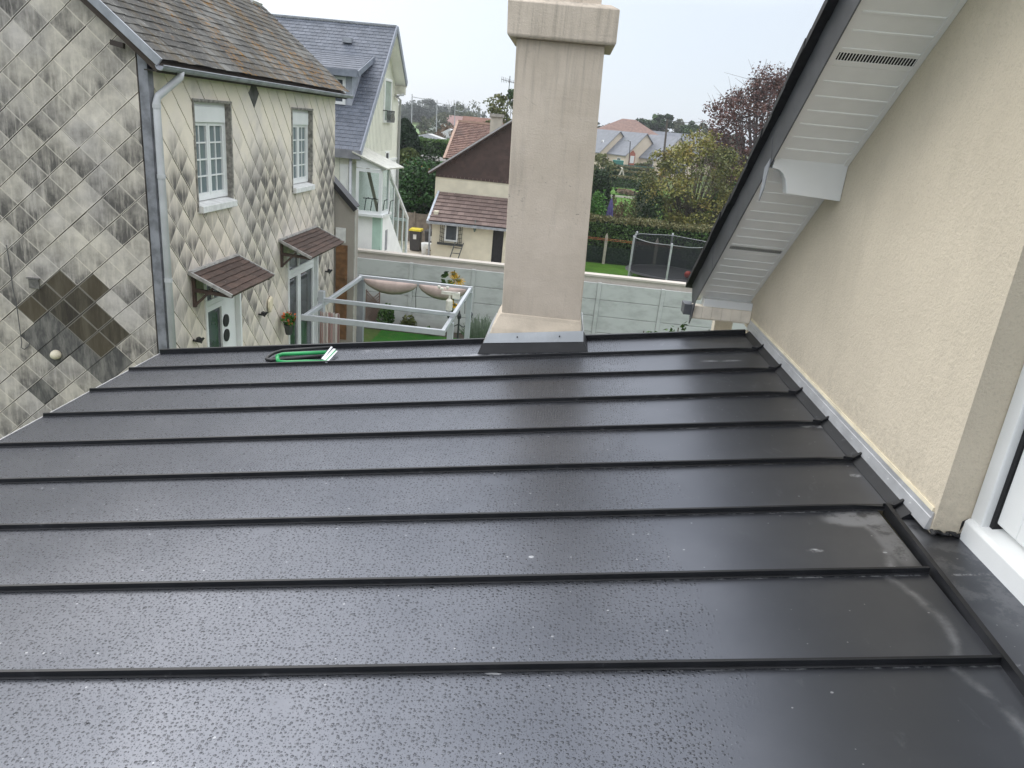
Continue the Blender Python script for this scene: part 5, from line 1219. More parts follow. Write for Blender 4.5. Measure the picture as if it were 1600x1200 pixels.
# orange roof farther away
def simple_house(x, y, rot, L, W, he, hr, wallm, roofm, label, name='distant_house', ov=.4, group=None, z=GZ, wins=(), stripe=None, dormer=0):
    t = thing(name, (x, y, z), label, 'house', group, True); t.rotation_euler.z = math.radians(rot)
    m = MB(); m.prism([(-L/2, -W/2, -1), (-L/2, -W/2, he), (-L/2, 0, hr-.12), (-L/2, W/2, he), (-L/2, W/2, -1)], (L, 0, 0)); m.build('wall', wallm, t)
    m = MB(); k = (hr-he)/(W/2); e_ = he-ov*k
    m.prism([(-L/2-ov, -W/2-ov, e_), (-L/2-ov, 0, hr), (-L/2-ov, W/2+ov, e_), (-L/2-ov, W/2+ov, e_-.14), (-L/2-ov, 0, hr-.14), (-L/2-ov, -W/2-ov, e_-.14)], (L+2*ov, 0, 0)); rf_ = m.build('roof', roofm, t)
    for (side, s, zc, w, h) in wins:
        mm = MB(); gm = MB()
        if side == 'g':  mm.box(L/2+.001, L/2+.05, s-w/2-.1, s+w/2+.1, zc-h/2-.1, zc+h/2+.1); gm.box(L/2+.051, L/2+.07, s-w/2, s+w/2, zc-h/2, zc+h/2)
        elif side == 'G': mm.box(-L/2-.05, -L/2-.001, s-w/2-.1, s+w/2+.1, zc-h/2-.1, zc+h/2+.1); gm.box(-L/2-.07, -L/2-.051, s-w/2, s+w/2, zc-h/2, zc+h/2)
        else: mm.box(s-w/2-.1, s+w/2+.1, -W/2-.05, -W/2-.001, zc-h/2-.1, zc+h/2+.1); gm.box(s-w/2, s+w/2, -W/2-.07, -W/2-.051, zc-h/2, zc+h/2)
        wo = mm.build('window', PVC, t); gm.build('pane', GLASS, wo)
    if stripe is not None:
        mm = MB(); mm.prism([(L/2+.002, -W/2+.75, 0), (L/2+.002, -W/2+2.05, 0), (L/2+.002, -W/2+2.05, he+.1), (L/2+.002, -W/2+1.4, he+.7), (L/2+.002, -W/2+.75, he+.1)], (.1, 0, 0)); b_ = mm.build('brick_panel', BRK, t); mm = MB(); mm.box(L/2+.103, L/2+.13, -W/2+.95, -W/2+1.85, he-1.6, he-.3); mm.build('window', PVC, b_)
        if dormer:
            mm = MB(); zd = he-.2; mm.prism([(stripe-.8, -W/2-.10, zd), (stripe+.8, -W/2-.10, zd), (stripe+.8, -W/2-.10, zd+1.1), (stripe, -W/2-.10, zd+2.0), (stripe-.8, -W/2-.10, zd+1.1)], (0, 2.0, 0)); d_ = mm.build('dormer', BRK, t)
            mm = MB(); mm.slab((stripe-1.05, -W/2-.35, zd+.95), (stripe, -W/2-.35, zd+2.15), (stripe, -W/2+2.2, zd+2.15), (stripe-1.05, -W/2+2.2, zd+.95), .1); mm.slab((stripe, -W/2-.35, zd+2.15), (stripe+1.05, -W/2-.35, zd+.95), (stripe+1.05, -W/2+2.2, zd+.95), (stripe, -W/2+2.2, zd+2.15), .1); mm.build('dormer_roof', PVCW, d_)
            mm = MB(); mm.box(stripe-.45, stripe+.45, -W/2-.16, -W/2-.121, zd+.05, zd+1.15); mm.build('dormer_window', PVC, d_)
    return t
BRK = simple("orange red brick", (.36,.12,.075), .85, 0, .15, 5)
CRF = simple("pale cream house render", (.66,.56,.44), .9, 0, .06, 1); GRF = simple("grey slate roof far", (.175,.185,.205), .75, 0, .12, 1.5); OR = simple("orange clay roof", (.22,.12,.09), .85, 0, .15, 2); DBR = simple("dull brown tile roof", (.20,.125,.10), .85, 0, .2, 2)
random.seed(47)
a = P(745, 190, y=75); simple_house((P(722,185,y=78).x+P(800,190,y=78).x)/2, 81.5, 0, P(800,190,y=78).x-P(722,185,y=78).x, 7, 4.2, P(745,183,y=81.5).z-GZ, CRF, OR, 'low house with a plain orange clay roof behind the red tiled one')
# ------------------------------------------------------------------ beyond the garden wall, left: bins, hedge, trees
random.seed(51)
def bin_(u, label, lidm, y=36.6):
    a = P(u, 391, y=y); t = thing('wheelie_bin', (a.x, y, GZ), label, 'bin', 'wheelie bins by the lean-to'); DB = simple("dark grey bin plastic", (.05,.048,.048), .5)
    m = MB(); m.prism([(a.x-.24, y-.27, .14), (a.x+.24, y-.27, .14), (a.x+.29, y-.33, 1.12), (a.x-.29, y-.33, 1.12)], (0, .55, 0)); o = m.build('body', DB, t); bevel(o, .03)
    m = MB(); m.prism([(a.x-.31, y-.37, 1.12), (a.x+.31, y-.37, 1.12), (a.x+.28, y-.34, 1.2), (a.x-.28, y-.34, 1.2)], (0, .68, 0)); m.build('lid', lidm, t)
    m = MB(); m.box(a.x-.08, a.x+.08, y-.345, y-.325, .72, .95); m.build('sticker', PVCW, t)
    for s in (-1, 1): m = MB(); m.tube([(a.x+s*.26, y+.2, .2), (a.x+s*.2, y+.2, .2)], .1, 12); m.build('wheel', BLK, t)
bin_(649, 'dark grey wheelie bin with a bright yellow lid', simple("yellow lid", (.62,.50,.03), .5)); bin_(673, 'dark grey wheelie bin with a dark lid next to the lean-to', simple("dark lid", (.05,.05,.05), .5))
a = P(666, 395, y=35.4); m = MB(); m.lathe((a.x, 35.4, GZ), [(.22,0),(.26,.5),(.27,.62),(.24,.64),(.2,.6)], 16); tag(m.build('white_drum', simple("white plastic drum", (.70,.71,.71), .5), None, True), 'white plastic drum standing in front of the wheelie bins', 'drum')
FB = simple("weathered fence board", (.20,.17,.14), .9, 0, .25, 4)
t = thing('board_fence', (-7, 39.2, GZ), 'low weathered board fence behind the wheelie bins', 'fence')
for k in range(7):
    x = -9.3+k*.75; m = MB(); m.box(x, x+.73, 39.2, 39.26, GZ, 1.62+.02*(k % 2)); m.build('fence_panel', FB, t)
    m = MB(); m.box(x-.05, x+.03, 39.14, 39.199, GZ, 1.72); m.build('post', FB, t)
# rubble heap and little folding ladder on the ground in front of the lean-to
a = P(640, 396, y=33.2); m = MB(); random.seed(3)
vs = []; fs = []
for i in range(15):
    for j in range(7):
        f = math.sin(math.pi*i/14)*math.sin(math.pi*j/6); vs.append((a.x-.6+2.4*i/14, 32.6+1.4*j/6, GZ-.02+.42*f*random.uniform(.6,1.1)))
for i in range(14):
    for j in range(6): q = i*7+j; fs.append((q, q+7, q+8, q+1))
m.add(vs, fs); struct(m.build('gravel_heap', PAVE), 'stuff', 'heap of pale gravel in front of the bins', None)
a = P(705, 402, y=33.0); st_ = thing('step_ladder', (a.x, 33, GZ), 'small metal step ladder leaning at the foot of the lean-to wall', 'ladder')
p0 = V((a.x-.15, 32.6, GZ)); p1 = V((a.x+.1, 33.3, 1.25))
for s in (0, .38): m = MB(); m.bar(p0+V((s,0,0)), p1+V((s,0,0)), .035, .035); m.build('rail', IR, st_)
for k in range(4):
    q = p0+(p1-p0)*(k+1)/5; m = MB(); m.bar(q+V((.02,0,0)), q+V((.36,0,0)), .03, .03); m.build('rung', IR, st_)
a = P(676, 393, y=34.8); m = MB(); m.bar((a.x-.3, 34.8, .25), (a.x+.3, 34.8, .3), .05, .05); m.bar((a.x+.25, 34.8, GZ), (a.x+.35, 34.8, .55), .04, .04); m.bar((a.x-.25, 34.8, GZ), (a.x-.2, 34.8, .5), .04, .04); m.bar((a.x-.3,34.8,.52),(a.x+.3,34.8,.42),.04,.04); tag(m.build('sawhorse', TRL), 'small wooden trestle beside the white drum', 'trestle')
random.seed(52)
# big dark shrub, olive conifer, dark conifer
a = P(652, 345, y=41.5); tree('laurel', (a.x, 41.5, GZ), 4.0, 1.75, .12, [leafmat("glossy laurel leaves", (.016,.045,.012), (.04,.11,.025))], 34, 9000, .19, 'dense glossy dark green laurel behind the bins', 'tree', None, .02, clr=.42)
a = P(683, 335, y=42.5); tree('laurel', (a.x, 42.5, GZ), 2.9, 1.1, .1, [G_BRI], 16, 3000, .15, 'brighter green shrub squeezed between the laurel and the brown gable', 'shrub', None, .02, clr=.42)
def column(name, u, y, ztop, r, mat, n, leaf, label, pw_=.5):
    a = P(u, 300, y=y); t = thing(name, (a.x, y, GZ), label, 'conifer'); m = MB(); H = ztop-GZ; pts = []
    for _ in range(n):
        f = random.random(); rr = r*math.sin(math.pi*min(1, (.12+f*.88))**1.0)**pw_*random.uniform(.75, 1.05); an_ = random.uniform(0, 6.283); rr *= 1+.12*math.sin(an_*5+f*9)
        pts.append((a.x+math.cos(an_)*rr, y+math.sin(an_)*rr, GZ+f*H))
    leaf_cloud(m, pts, leaf, 2.5, -.6); m.build('crown', mat, t); m = MB(); m.tube([(a.x, y, GZ), (a.x, y, GZ+H*.93)], [r*.45, r*.3], 10); m.build('trunk', HCORE, t)
column('cypress', 628, 52, P(628, 186, y=52).z, 1.25, leafmat("dark cypress", (.010,.024,.012), (.022,.045,.018)), 11000, .2, 'dark rounded cypress just right of the slate roofed house')
column('golden_conifer', 637, 47, P(637, 232, y=47).z, 1.35, leafmat("olive feathery foliage", (.05,.075,.02), (.11,.135,.04)), 8000, .2, 'feathery olive green conifer in front of the dark cypress')
a0, a1 = P(648, 250, y=66).x, P(712, 250, y=66).x
hedge('clipped_hedge', a0-.5, a1+2.5, 66, 67.8, GZ, P(675, 219, y=66).z, 9000, .22, [G_MID, leafmat("hedge light", (.06,.12,.03), (.10,.17,.04))], 'tall clipped green hedge between the cypress and the red tiled house')
# canopy table like parasol
a = P(672, 247, y=50); t = thing('garden_parasol', (a.x, 50, GZ), 'flat grey garden canopy on a pale post in front of the tall hedge', 'parasol')
m = MB(); m.lathe((a.x, 50, a.z-.12), [(1.25,0),(1.3,.05),(.8,.22),(.1,.36)], 8); m.build('canopy', simple("grey canopy cloth", (.22,.21,.20), .8), t); m = MB(); m.tube([(a.x, 50, GZ), (a.x, 50, a.z)], .09, 8); m.build('pole', simple("pale green pole", (.35,.42,.35), .6), t)
a = P(672, 268, y=46); bush('shrub', (a.x, 46, GZ), (1.1,.8,P(672,262,y=46).z-GZ), 1800, .17, G_DARK, 'dark shrub under the flat grey canopy', 'shrub')
a = P(668, 266, y=44.6); bush('flowering_shrub', (a.x, 44.6, GZ), (.5,.4,P(664,263,y=44.6).z-GZ), 700, .14, leafmat("red orange flowers", (.40,.09,.03), (.62,.20,.06)), 'shrub with red orange blooms above the laurel', 'shrub')

# ------------------------------------------------------------------ distant left: hill woods, lamp posts, shed roofs
random.seed(53)
def far_tree(u, y, vt, rpx, mat, n, label, leaf=None, name='tree', cat='tree', group='trees on the horizon', z0=.12, nc=12, twigs=0, vb=None):
    a = P(u, 200, y=y); zb0 = hill(a.x, y); top = P(u, vt, y=y).z; R = rpx*y/1137*1.4
    return tree(name, (a.x, y, zb0-.1), top-zb0, R, max(.12, R*.07), mat, nc, n, leaf or y/1137*2.6, label, cat, group, z0, twigs=twigs, clr=.46)
BARE = simple("bare grey twigs", (.20,.175,.16), .95)
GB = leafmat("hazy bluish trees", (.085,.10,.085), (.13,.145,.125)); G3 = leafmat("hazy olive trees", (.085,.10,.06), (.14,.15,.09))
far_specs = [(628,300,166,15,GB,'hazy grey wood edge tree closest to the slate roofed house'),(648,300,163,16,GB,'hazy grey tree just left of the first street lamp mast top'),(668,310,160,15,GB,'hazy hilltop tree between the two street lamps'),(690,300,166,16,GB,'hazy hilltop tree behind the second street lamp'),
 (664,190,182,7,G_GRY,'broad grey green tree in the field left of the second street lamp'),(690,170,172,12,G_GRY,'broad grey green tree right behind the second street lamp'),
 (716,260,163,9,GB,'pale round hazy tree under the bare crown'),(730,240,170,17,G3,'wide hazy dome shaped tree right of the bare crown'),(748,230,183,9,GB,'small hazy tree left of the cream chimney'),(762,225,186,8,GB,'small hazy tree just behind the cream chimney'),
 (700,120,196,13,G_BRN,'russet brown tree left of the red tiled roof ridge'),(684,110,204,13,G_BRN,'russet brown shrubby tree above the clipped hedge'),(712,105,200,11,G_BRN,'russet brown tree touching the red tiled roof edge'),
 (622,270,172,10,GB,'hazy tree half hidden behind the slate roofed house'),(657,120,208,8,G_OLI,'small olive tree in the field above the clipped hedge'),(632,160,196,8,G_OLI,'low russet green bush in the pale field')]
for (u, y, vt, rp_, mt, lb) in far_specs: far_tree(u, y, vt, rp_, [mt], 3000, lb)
# bare tree crown
a = P(713, 180, y=262); t = thing('bare_tree', (a.x, 262, hill(a.x,262)), 'leafless pale crown standing above the hazy trees', 'tree'); m = MB(); zt_ = P(713, 154, y=262).z; z0_ = hill(a.x, 262)
for k in range(60):
    an_ = random.uniform(-1.2,1.2); L = (zt_-z0_-2)*random.uniform(.75,1); m.tube([(a.x, 262, z0_+2), (a.x+math.sin(an_)*L*.35, 262+random.uniform(-1,1), z0_+2+L*.6), (a.x+math.sin(an_)*L*.55*random.uniform(.8,1.2), 262+random.uniform(-1.5,1.5), z0_+2+L*(.75+.25*math.cos(an_)))], [.12,.07,.03], 3)
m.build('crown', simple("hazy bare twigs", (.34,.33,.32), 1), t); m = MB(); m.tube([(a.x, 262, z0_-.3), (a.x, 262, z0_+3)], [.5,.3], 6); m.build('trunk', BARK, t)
a = P(795, 170, y=58); tree('tree', (a.x-.1, 58, GZ), P(795,136,y=58).z-GZ, 1.75, .2, [G_MID, G_OLI], 22, 5200, .2, 'leafy green tree behind the aerial left of our chimney', 'tree', None, .35)
LPM = simple("galvanised lamp mast", (.42,.43,.44), .5, .3)
for (u, vt, vb, y, L, lb) in ((644,147,205,115,34,'tallest street lamp mast beside the slate roofed house'), (683,156,208,125,26,'second street lamp mast right of the tallest one'), (711,166,200,150,14,'shortest and farthest of the three street lamp masts')):
    top = P(u, vt, y=y); a = P(u, 200, y=y); zb = hill(a.x, y); arm = P(u+L*.62, vt+8, y=y); t = thing('street_lamp', (a.x, y, zb), lb, 'street lamp', 'street lamps along the distant road')
    m = MB(); m.tube([(a.x, y, zb), (top.x, y, top.z)], [.13,.07], 6); m.build('mast', LPM, t); m = MB(); m.tube([(top.x, y, arm.z+.15), (arm.x, y, arm.z)], [.06,.04], 5); m.build('arm', LPM, t)
    m = MB(); m.box(arm.x-.3, arm.x+.5, y-.15, y+.15, arm.z-.08, arm.z+.06); m.build('lamp_head', LPM, t)
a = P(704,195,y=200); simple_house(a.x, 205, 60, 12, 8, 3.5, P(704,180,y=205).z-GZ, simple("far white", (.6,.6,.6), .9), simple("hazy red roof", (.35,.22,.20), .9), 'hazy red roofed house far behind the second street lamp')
m = MB(); sheet('field', -75, -34, 150, 235, 0, simple("pale field", (.16,.24,.10), .95, 0, .1, .05))
fo = bpy.data.objects.get('field'); me = fo.data; bpy.data.meshes.remove(me)
m = MB(); vs = []; fs = []
for j in range(13):
    for i in range(13): x = -70+3.6*i; y = 150+10*j; vs.append((x, y, hill(x, y)+.12))
for j in range(12):
    for i in range(12): q = j*13+i; fs.append((q, q+1, q+14, q+13))
m.add(vs, fs); struct(m.build('field', simple("pale green field", (.15,.24,.09), .95, 0, .12, .05)))
for (u, v, y, w, h, col, lb, nm) in ((657,221,95,3.2,1.3,(.15,.25,.48),'small blue shed roof beyond the clipped hedge','shed'),(702,208,118,4.5,2.2,(.62,.62,.62),'small white building beyond the russet trees','shed'),(668,213,100,5,1.1,(.45,.45,.44),'pale grey low shed beyond the clipped hedge','shed')):
    a = P(u, v, y=y); t = thing(nm, (a.x, y, GZ), lb, 'shed'); m = MB(); mm = simple("shed paint %d" % u, col, .8); m.box(a.x-w/2, a.x+w/2, y, y+3, GZ, a.z-h*.3); m.build('wall', simple("shed wall %d" % u, tuple(c*.8 for c in col), .8), t); m = MB(); m.prism([(a.x-w/2-.2, y-.2, a.z-h*.3), (a.x, y-.2, a.z+h*.3), (a.x+w/2+.2, y-.2, a.z-h*.3)], (0,3.4,0)); m.build('roof', mm, t)

# ------------------------------------------------------------------ right of the chimney: neighbour's lawn, hedge, trampoline
random.seed(54)
ztop = P(915, 340, y=39.2).z
hedge('long_hedge', .6, 15.5, 39.2, 40.8, GZ, ztop, 26000, .12, [leafmat("conifer hedge", (.042,.085,.020), (.095,.165,.042)), G_HTOP], 'long clipped hedge with dry brown top behind the trampoline')
t = thing('wire_fence', (6, 38.5, GZ), 'mesh fence with pale concrete posts and orange string in front of the long hedge', 'fence')
PC = simple("pale weathered post", (.40,.36,.30), .9, 0, .2, 6)
for k in range(7):
    x = P(944, 400, y=38.5).x + (k-0)*2.62; m = MB(); m.prism([(x-.07, 38.43, GZ), (x+.07, 38.43, GZ), (x+.07, 38.43, P(948, 366, y=38.5).z-.1), (x, 38.43, P(948, 364, y=38.5).z), (x-.07, 38.43, P(948, 366, y=38.5).z-.1)], (0,.14,0)); m.build('post', PC, t)
zs = P(930, 371, y=38.4).z; m = MB()
for dz in (0, -.07): m.tube([(.6, 38.4, zs+dz), (8, 38.4, zs+dz*1.2-.05), (15.5, 38.4, zs+dz)], .007, 4)
m.build('string', simple("orange string", (.55,.16,.06), .7), t)
MSH = NT("green shade mesh"); _a = MSH.n('BsdfTransparent'); _b = MSH.n('BsdfDiffuse'); _b.inputs[0].default_value = (.035,.05,.042,1); _c = MSH.n('MixShader'); _c.inputs[0].default_value = .45
MSH.t.links.new(_a.outputs[0], _c.inputs[1]); MSH.t.links.new(_b.outputs[0], _c.inputs[2]); MSH.t.links.new(_c.outputs[0], MSH.t.nodes['Material Output'].inputs[0])
m = MB(); zz = P(930, 385, y=38.4).z; m.box(.6, 15.5, 38.66, 38.665, GZ, zz); m.build('mesh_panel', MSH.m, t)
bush('ground_ivy', (P(985,412,y=38).x, 38.85, GZ), (3.2,.2,.38), 2600, .10, G_MID, 'low ivy along the foot of the mesh fence', 'ground cover', None, True)
a = P(1075, 420, y=37.6); bush('shrub', (a.x, 37.7, GZ), (.8,.4,P(1080,395,y=37.6).z-GZ), 1300, .13, G_MID, 'leafy weeds behind the trampoline net near the red ball', 'shrub')
# trampoline with net
TX, TY, TR = P(1040, 430, y=35.2).x, 34.9, 2.0
tr = thing('trampoline', (TX, TY, GZ), 'round trampoline with tall dark safety net on grey poles', 'trampoline')
NETM = NT("black safety net"); _a = NETM.n('BsdfTransparent'); _b = NETM.n('BsdfDiffuse'); _b.inputs[0].default_value = (.03,.032,.035,1); _c = NETM.n('MixShader'); _c.inputs[0].default_value = .62
NETM.t.links.new(_a.outputs[0], _c.inputs[1]); NETM.t.links.new(_b.outputs[0], _c.inputs[2]); NETM.t.links.new(_c.outputs[0], NETM.t.nodes['Material Output'].inputs[0])
zt = P(1043, 384, y=TY-TR).z; zm = P(1000, 432, y=TY-TR).z
zm = .62
angs = [math.radians(-98+60*k) for k in range(6)]
for an_ in angs:
    x, y = TX+TR*math.cos(an_), TY+TR*math.sin(an_); m = MB(); m.tube([(x, y, GZ), (x, y, zt+.05)], .045, 8); m.tube([(x, y, zt+.05), (x-.06*math.cos(an_), y-.06*math.sin(an_), zt+.08)], .05, 8); m.build('net_pole', LPM, tr)
m = MB(); ns = 36; r2 = TR-.18; vs = []; fs = []
for i in range(ns):
    an_ = 2*math.pi*i/ns; rr = r2*(.97+.03*math.cos(6*(an_-angs[0])))
    vs += [(TX+rr*math.cos(an_), TY+rr*math.sin(an_), zm+.02), (TX+rr*math.cos(an_), TY+rr*math.sin(an_), zt+.015*math.cos(6*(an_-angs[0])))]
for i in range(ns): j = (i+1) % ns; fs.append((2*i, 2*j, 2*j+1, 2*i+1))
m.add(vs, fs); m.build('net', NETM.m, tr, True)
m = MB(); m.tube([(TX+r2*math.cos(2*math.pi*i/ns), TY+r2*math.sin(2*math.pi*i/ns), zt+.015*math.cos(6*(2*math.pi*i/ns-angs[0]))) for i in range(ns+1)], .012, 5, caps=False); m.build('net_rim', LPM, tr)
m = MB(); m.lathe((TX, TY, zm-.05), [(.01,0),(TR-.05,0),(TR,.03),(TR-.05,.06),(TR-.35,.055),(TR-.4,.04),(.01,.04)], 36); m.build('mat', BLK, tr)
for an_ in angs:
    m = MB(); m.tube([(TX+TR*.95*math.cos(an_), TY+TR*.95*math.sin(an_), zm-.05), (TX+TR*.95*math.cos(an_), TY+TR*.95*math.sin(an_), GZ)], .035, 6)
    m.build('leg', LPM, tr)
a = P(1073, 439, y=TY-1.1); b_ = MB(); b_.lathe((a.x, TY-1.1, zm+.0), [(.16*math.sin(math.pi*(i+.3)/12.6), .17-.17*math.cos(math.pi*(i+.3)/12.6)) for i in range(13)], 16)
tag(b_.build('ball', simple("red ball", (.60,.06,.03), .4), None, True), 'red ball lying on the trampoline edge', 'ball')

# ------------------------------------------------------------------ gardens farther right
random.seed(55)
a = P(952, 338, y=47); zt_ = P(952, 309, y=47).z; t = thing('closed_parasol', (a.x, 47, GZ), 'closed purple parasol standing in the garden behind the long hedge', 'parasol')
m = MB(); H = zt_-GZ; prof = []
ns = 14; vs = []; fs = []
lv = [(0.02,1.0),(.07,.93),(.13,.80),(.18,.62),(.22,.45),(.24,.34),(.20,.33)]
for r, f in lv:
    for k in range(ns*2): an_ = math.pi*k/ns; q = r*(1.0 if k % 2 else .72)*1.25; vs.append((a.x+q*math.cos(an_), 47+q*math.sin(an_), GZ+H*f))
n_ = ns*2
for i in range(len(lv)-1):
    for k in range(n_): fs.append((i*n_+k, i*n_+(k+1) % n_, (i+1)*n_+(k+1) % n_, (i+1)*n_+k))
m.add(vs, fs); m.build('cloth', simple("purple blue cloth", (.13,.11,.27), .85, 0, .15, 5), t); m = MB(); m.tube([(a.x, 47, GZ), (a.x, 47, zt_+.08)], .03, 6); m.build('pole', LPM, t)
GTOP = lambda v, y: P(930, v, y=y).z-GZ
for (u, y, vt, w, mat, n, leaf, lb) in ((928,52,292,1.5,G_DARK,3000,.2,'dark green bush right beside our chimney edge'), (925,46,313,.9,G_BRI,1600,.15,'bright green bush left of the purple parasol'), (941,54,296,.8,G_MID,1400,.16,'green shrub behind the purple parasol'), (963,48,326,.5,G_BRN,800,.12,'reddish bush just right of the purple parasol'),
    (985,49,328,1.1,G_OLI,1600,.14,'low olive shrub behind the hedge top'), (1003,56,322,.7,G_GRY,1500,.16,'pale straggly shrub left of the autumn tree'), (1018,47,322,1.0,G_DARK,1800,.15,'dark rounded bush below the autumn tree'), (1006,60,302,1.2,G_DARK,2400,.2,'blue green bush at the left foot of the autumn tree'),
    (976,88,297,1.6,leafmat("pink brown grass", (.20,.15,.10), (.30,.22,.15)),1500,.25,'pinkish ornamental grass clump in the far garden bed'), (1125,50,315,1.6,G_MID,2600,.17,'green shrub under the copper beech')):
    a = P(u, 320, y=y); bush('bush', (a.x, y, GZ), (w, w*.8, max(.5, P(u, vt, y=y).z-GZ)), n, leaf, mat, lb, 'bush', 'garden bushes behind the long hedge')
a = P(1057, 349, y=44); m = MB(); m.lathe((a.x, 44, P(1057,356,y=44).z-.25), [(.3,0),(.33,.12),(.24,.27),(.06,.33)], 12, .7); tag(m.build('white_cover', simple("white sheet", (.65,.66,.66), .7), None, True), 'white covered mound showing above the hedge under the autumn tree', 'cover')
# autumn tree in the middle garden and copper beech
a = P(1080, 330, y=49); tree('autumn_tree', (a.x, 49, GZ), P(1075,205,y=49).z-GZ, 3.75, .22, [G_YEL, G_OLI, G_YEL], 70, 17000, .17, 'yellow green autumn tree with loose drooping leaves', 'tree', None, .08, True, twigs=4, clr=.22, droop=.25)
a = P(1186, 300, y=58); tree('copper_beech', (a.x, 58, GZ), P(1190,100,y=58).z-GZ, 5.6, .35, [G_COP], 110, 30000, .19, 'tall copper beech with dark purple brown leaves and thinning bare top', 'tree', None, .12, True, bark=simple("dark twig", (.10,.08,.075), .9), twigs=8, clr=.20)
a = P(936, 262, y=85); tree('tree', (a.x, 85, GZ), P(936,238,y=85).z-GZ, 1.9, .15, [G_OLI], 16, 2600, .25, 'olive brown small tree right beside our chimney', 'tree', None, .15)
# stepped hedges, bed, swing frame
for (y0, u0, u1, vt, lb, n) in ((100,933,1012,277,'nearest dark low hedge across the far garden',3500),(112,944,1015,268,'second dark low hedge behind the swing frame',3000),(124,948,1022,262,'farthest dark low hedge in front of the green railing',3000)):
    a0, a1 = P(u0, 270, y=y0).x, P(u1, 270, y=y0).x; hedge('low_hedge', a0, a1, y0, y0+1.6, GZ, P((u0+u1)/2, vt, y=y0).z, n, .3, [G_MID, G_HTOP], lb)
a = P(975, 302, y=84); m = MB(); m.box(a.x-2.4, a.x+2.6, 83.5, 83.7, GZ, GZ+.2); tag(m.build('bed_border', BEI), 'pale low border of the round garden bed', 'edging')
t = thing('swing_frame', (P(971, 275, y=106).x, 106, GZ), 'pale A shaped swing frame between the low hedges', 'swing')
top = P(972, 267, y=106)
m = MB()
for yy in (105.2, 106.8):
    for s in (-1, 1): m.bar((top.x+s*.75, yy, GZ), (top.x, 106+(yy-106)*.7, top.z+.3), .09, .09)
m.bar((top.x-.4, 105.3, top.z-.6), (top.x+.4, 105.3, top.z-.6), .1, .1); m.build('frame', simple("pale timber", (.50,.47,.38), .8), t)
m = MB(); m.bar((top.x, 105.2, top.z+.32), (top.x, 108.8, top.z+.32), .12, .12); m.build('crossbar', simple("pale timber 2", (.50,.47,.38), .8), t)
gf = thing('green_railing', (9, 134, GZ), 'green mesh railing in front of the distant houses', 'fence')
GF = simple("dark green railing", (.04,.13,.10), .7); x0, x1 = P(950, 262, y=134).x, P(1022, 265, y=134).x; zr = P(985, 258, y=134).z
m = MB(); n_ = 46
for k in range(n_): x = x0+(x1-x0)*k/(n_-1); m.box(x-.05, x+.05, 134, 134.05, GZ, zr)
m.box(x0, x1, 134.051, 134.1, zr-.15, zr); m.box(x0, x1, 134.051, 134.1, GZ+.3, GZ+.5); m.build('railing', GF, gf)
a = P(966, 255, y=136); m = MB(); m.prism([(a.x-.9, 136, GZ), (a.x+.9, 136, GZ), (a.x+.95, 136, a.z+.5), (a.x-.95, 136, a.z+.5)], (0,1.2,0)); o = m.build('green_container', simple("teal green container", (.03,.17,.13), .6)); bevel(o, .08); tag(o, 'teal green container behind the green railing', 'container')
# terrace of distant houses with grey roofs
YD = 145
def dh(ua, va, rot, L, W, he, lab, stripe=None, dorm=1, wins=(), y=YD):
    a = P(ua, va, y=y); hr = a.z-GZ; return a, hr
zr1 = P(966,204,y=YD).z-GZ; zr2 = P(1008,208,y=YD).z-GZ; zr3 = P(1061,214,y=YD).z-GZ
for (ux, zr_, y, lb, st_x) in ((966, zr1, YD+4, 'leftmost pale house of the distant grey roofed terrace', None), (1008, zr2, YD, 'middle distant house with brick dormer and brick panel', -3.6), (1061, zr3, YD-3, 'right distant house with brick dormer, partly behind the autumn tree', -2.8)):
    a = P(ux, 225, y=y); rot = -58; L, W = 8.5, 8.0
    # gable (+x end) centre sits at the measured apex
    cx_ = a.x - math.cos(math.radians(rot))*L/2; cy_ = y - math.sin(math.radians(rot))*L/2
    simple_house(cx_, cy_, rot, L, W, zr_-3.9, zr_, CRF, GRF, lb, 'terrace_house', .35, 'distant terrace houses', GZ, [('g', 0.3, 1.5, 1.2, 1.5), ('s', -2.2, 1.6, 1.2, 1.9), ('s', 2.2, 1.8, 1.0, 1.3), ('g', 1.8, 1.6, 1.4, 1.6)], st_x, 1)
a = P(1090, 212, y=162); simple_house(a.x-2, 170, 0, 26, 9, 4.6, P(1075,209,y=165).z-GZ, CRF, GRF, 'long grey roofed building behind the distant terrace', 'distant_building')
a = P(982, 186, y=165); zq = P(982, 186, y=165).z; t = thing('pyramid_roofed_house', (a.x, 165, GZ), 'distant house with a steep dull brown pyramid roof', 'house')
m = MB(); m.box(a.x-6.5, a.x+6.5, 160, 172, GZ, 6.9); m.build('wall', CRF, t)
zb4 = P(975, 210, y=160).z; m = MB(); m.add([(a.x-7.6,159,zb4),(a.x+7.2,159,zb4),(a.x+7.2,173,zb4),(a.x-7.6,173,zb4),(a.x-1.2,166,zq),(a.x+1.6,166,zq)], [(0,1,5,4),(1,2,5),(2,3,4,5),(3,0,4),(3,2,1,0)]); m.build('roof', DBR, t)
m = MB(); m.add([(a.x-12,157,6.2),(a.x-1,157,6.2),(a.x-1,162,9.6),(a.x-9,162,9.6)], [(0,1,2,3)]); 
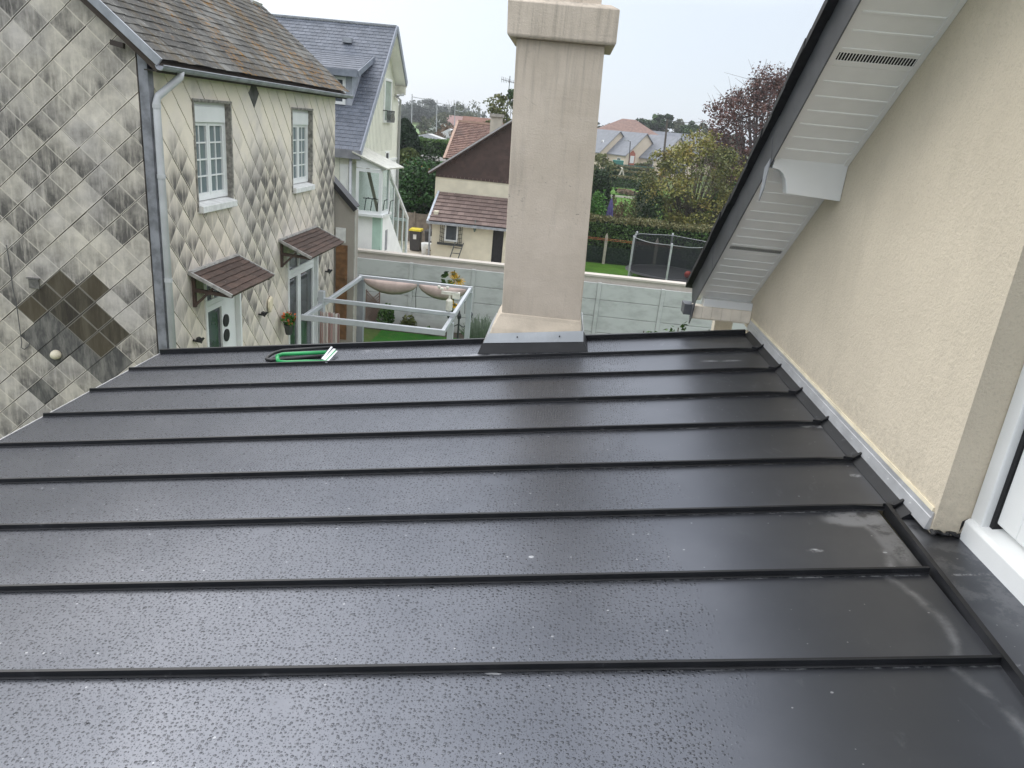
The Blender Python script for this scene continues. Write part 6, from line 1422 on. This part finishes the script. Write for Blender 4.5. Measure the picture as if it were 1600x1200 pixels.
# pole, lamp
a = P(1041, 235, y=100); b = P(1043, 186, y=100); t = thing('utility_pole', (a.x, 100, GZ), 'brown wooden utility pole in front of the distant terrace', 'utility pole'); m = MB(); m.tube([(a.x, 100, GZ), (b.x, 100, b.z)], [.17,.12], 7); m.build('pole', simple("tarred wood pole", (.10,.08,.07), .9), t)
m = MB(); m.bar((b.x-.5, 100, b.z-.3), (b.x+.5, 100, b.z-.3), .1, .1); m.build('crossarm', IR, t)
m = MB()
for (u2, v2, yy) in ((1180, 170, 70), (1180, 174, 70)): q = P(u2, v2, y=yy); pts = [V((b.x, 100, b.z-.2)).lerp(q, k/8) - V((0,0,.6*math.sin(math.pi*k/8))) for k in range(9)]; m.tube(pts, .018, 4)
m.build('wire', IR, t)
a = P(984, 255, y=132); b = P(985, 221, y=132); t = thing('street_lamp', (a.x, 132, GZ), 'slim dark street lamp in front of the middle distant house', 'street lamp'); m = MB(); m.tube([(a.x, 132, GZ), (b.x, 132, b.z), (b.x-.5, 132, b.z+.1)], .08, 6); m.build('mast', IR, t); m = MB(); m.box(b.x-1.1, b.x-.45, 131.8, 132.2, b.z+.0, b.z+.16); m.build('lamp_head', LPM, t)
# garages or low walls and trees behind the terrace
random.seed(57)
for (u, y, vt, r, mt, lb) in ((925,190,188,9,G_OLI,'olive tree showing right beside our chimney above the terrace'),(945,195,191,10,G3,'low olive tree left of the brown pyramid roof'),(1000,185,182,13,G_DARK,'dark tree right behind the brown pyramid roof'),(1018,188,176,15,G_MID,'largest green tree behind the distant terrace'),(1038,185,171,14,G_DARK,'tallest green tree behind the utility pole'),(1056,190,183,11,G3,'thin olive tree just right of the utility pole'),(1075,185,186,12,G_MID,'green tree behind the long grey roofed building'),(1095,190,190,12,G_GRY,'grey green tree between the terrace and the copper beech'),(1112,195,196,10,G_BRN,'russet tree left of the copper beech'),
    (1148,160,205,14,G_GRY,'grey green tree seen through the copper beech'),(990,150,252,6,G_MID,'small round green tree in front of the middle distant house'),(1018,138,255,7,G_OLI,'small olive bush by the green railing end'),(952,150,246,5,G_OLI,'small olive bush in front of the leftmost distant house')):
    far_tree(u, y, vt, r, [mt], 5200, lb, y/1137*3.2, 'tree', 'tree', 'trees around the distant terrace')
# far woods closing the horizon
m = MB(); random.seed(58)
for k in range(420):
    x = random.uniform(-420, 420); y = random.uniform(430, 560); z = hill(x, y); r = random.uniform(4, 8)
    leaf_cloud(m, blobpts((x, y, z+r*.6), (r, r, r*.9), 16, .5), 3.2)
wd = m.build('far_woods', GB); struct(wd, 'stuff', 'hazy line of woods along the horizon', None)
# ------------------------------------------------------------------ light autumn haze
hz = MB(); hz.box(-910, 910, -50, 1270, -1, 24); ho = hz.build('haze', None)
hm = bpy.data.materials.new('pale haze'); hm.use_nodes = True; ht = hm.node_tree; ht.nodes.clear()
hv = ht.nodes.new('ShaderNodeVolumePrincipled'); hv.inputs['Color'].default_value = (.93,.95,1,1); hv.inputs['Density'].default_value = .00045
hout = ht.nodes.new('ShaderNodeOutputMaterial'); ht.links.new(hv.outputs[0], hout.inputs['Volume'])
ho.data.materials.clear(); ho.data.materials.append(hm); ho['kind'] = 'stuff'; ho['label'] = 'thin pale haze over the distant fields'
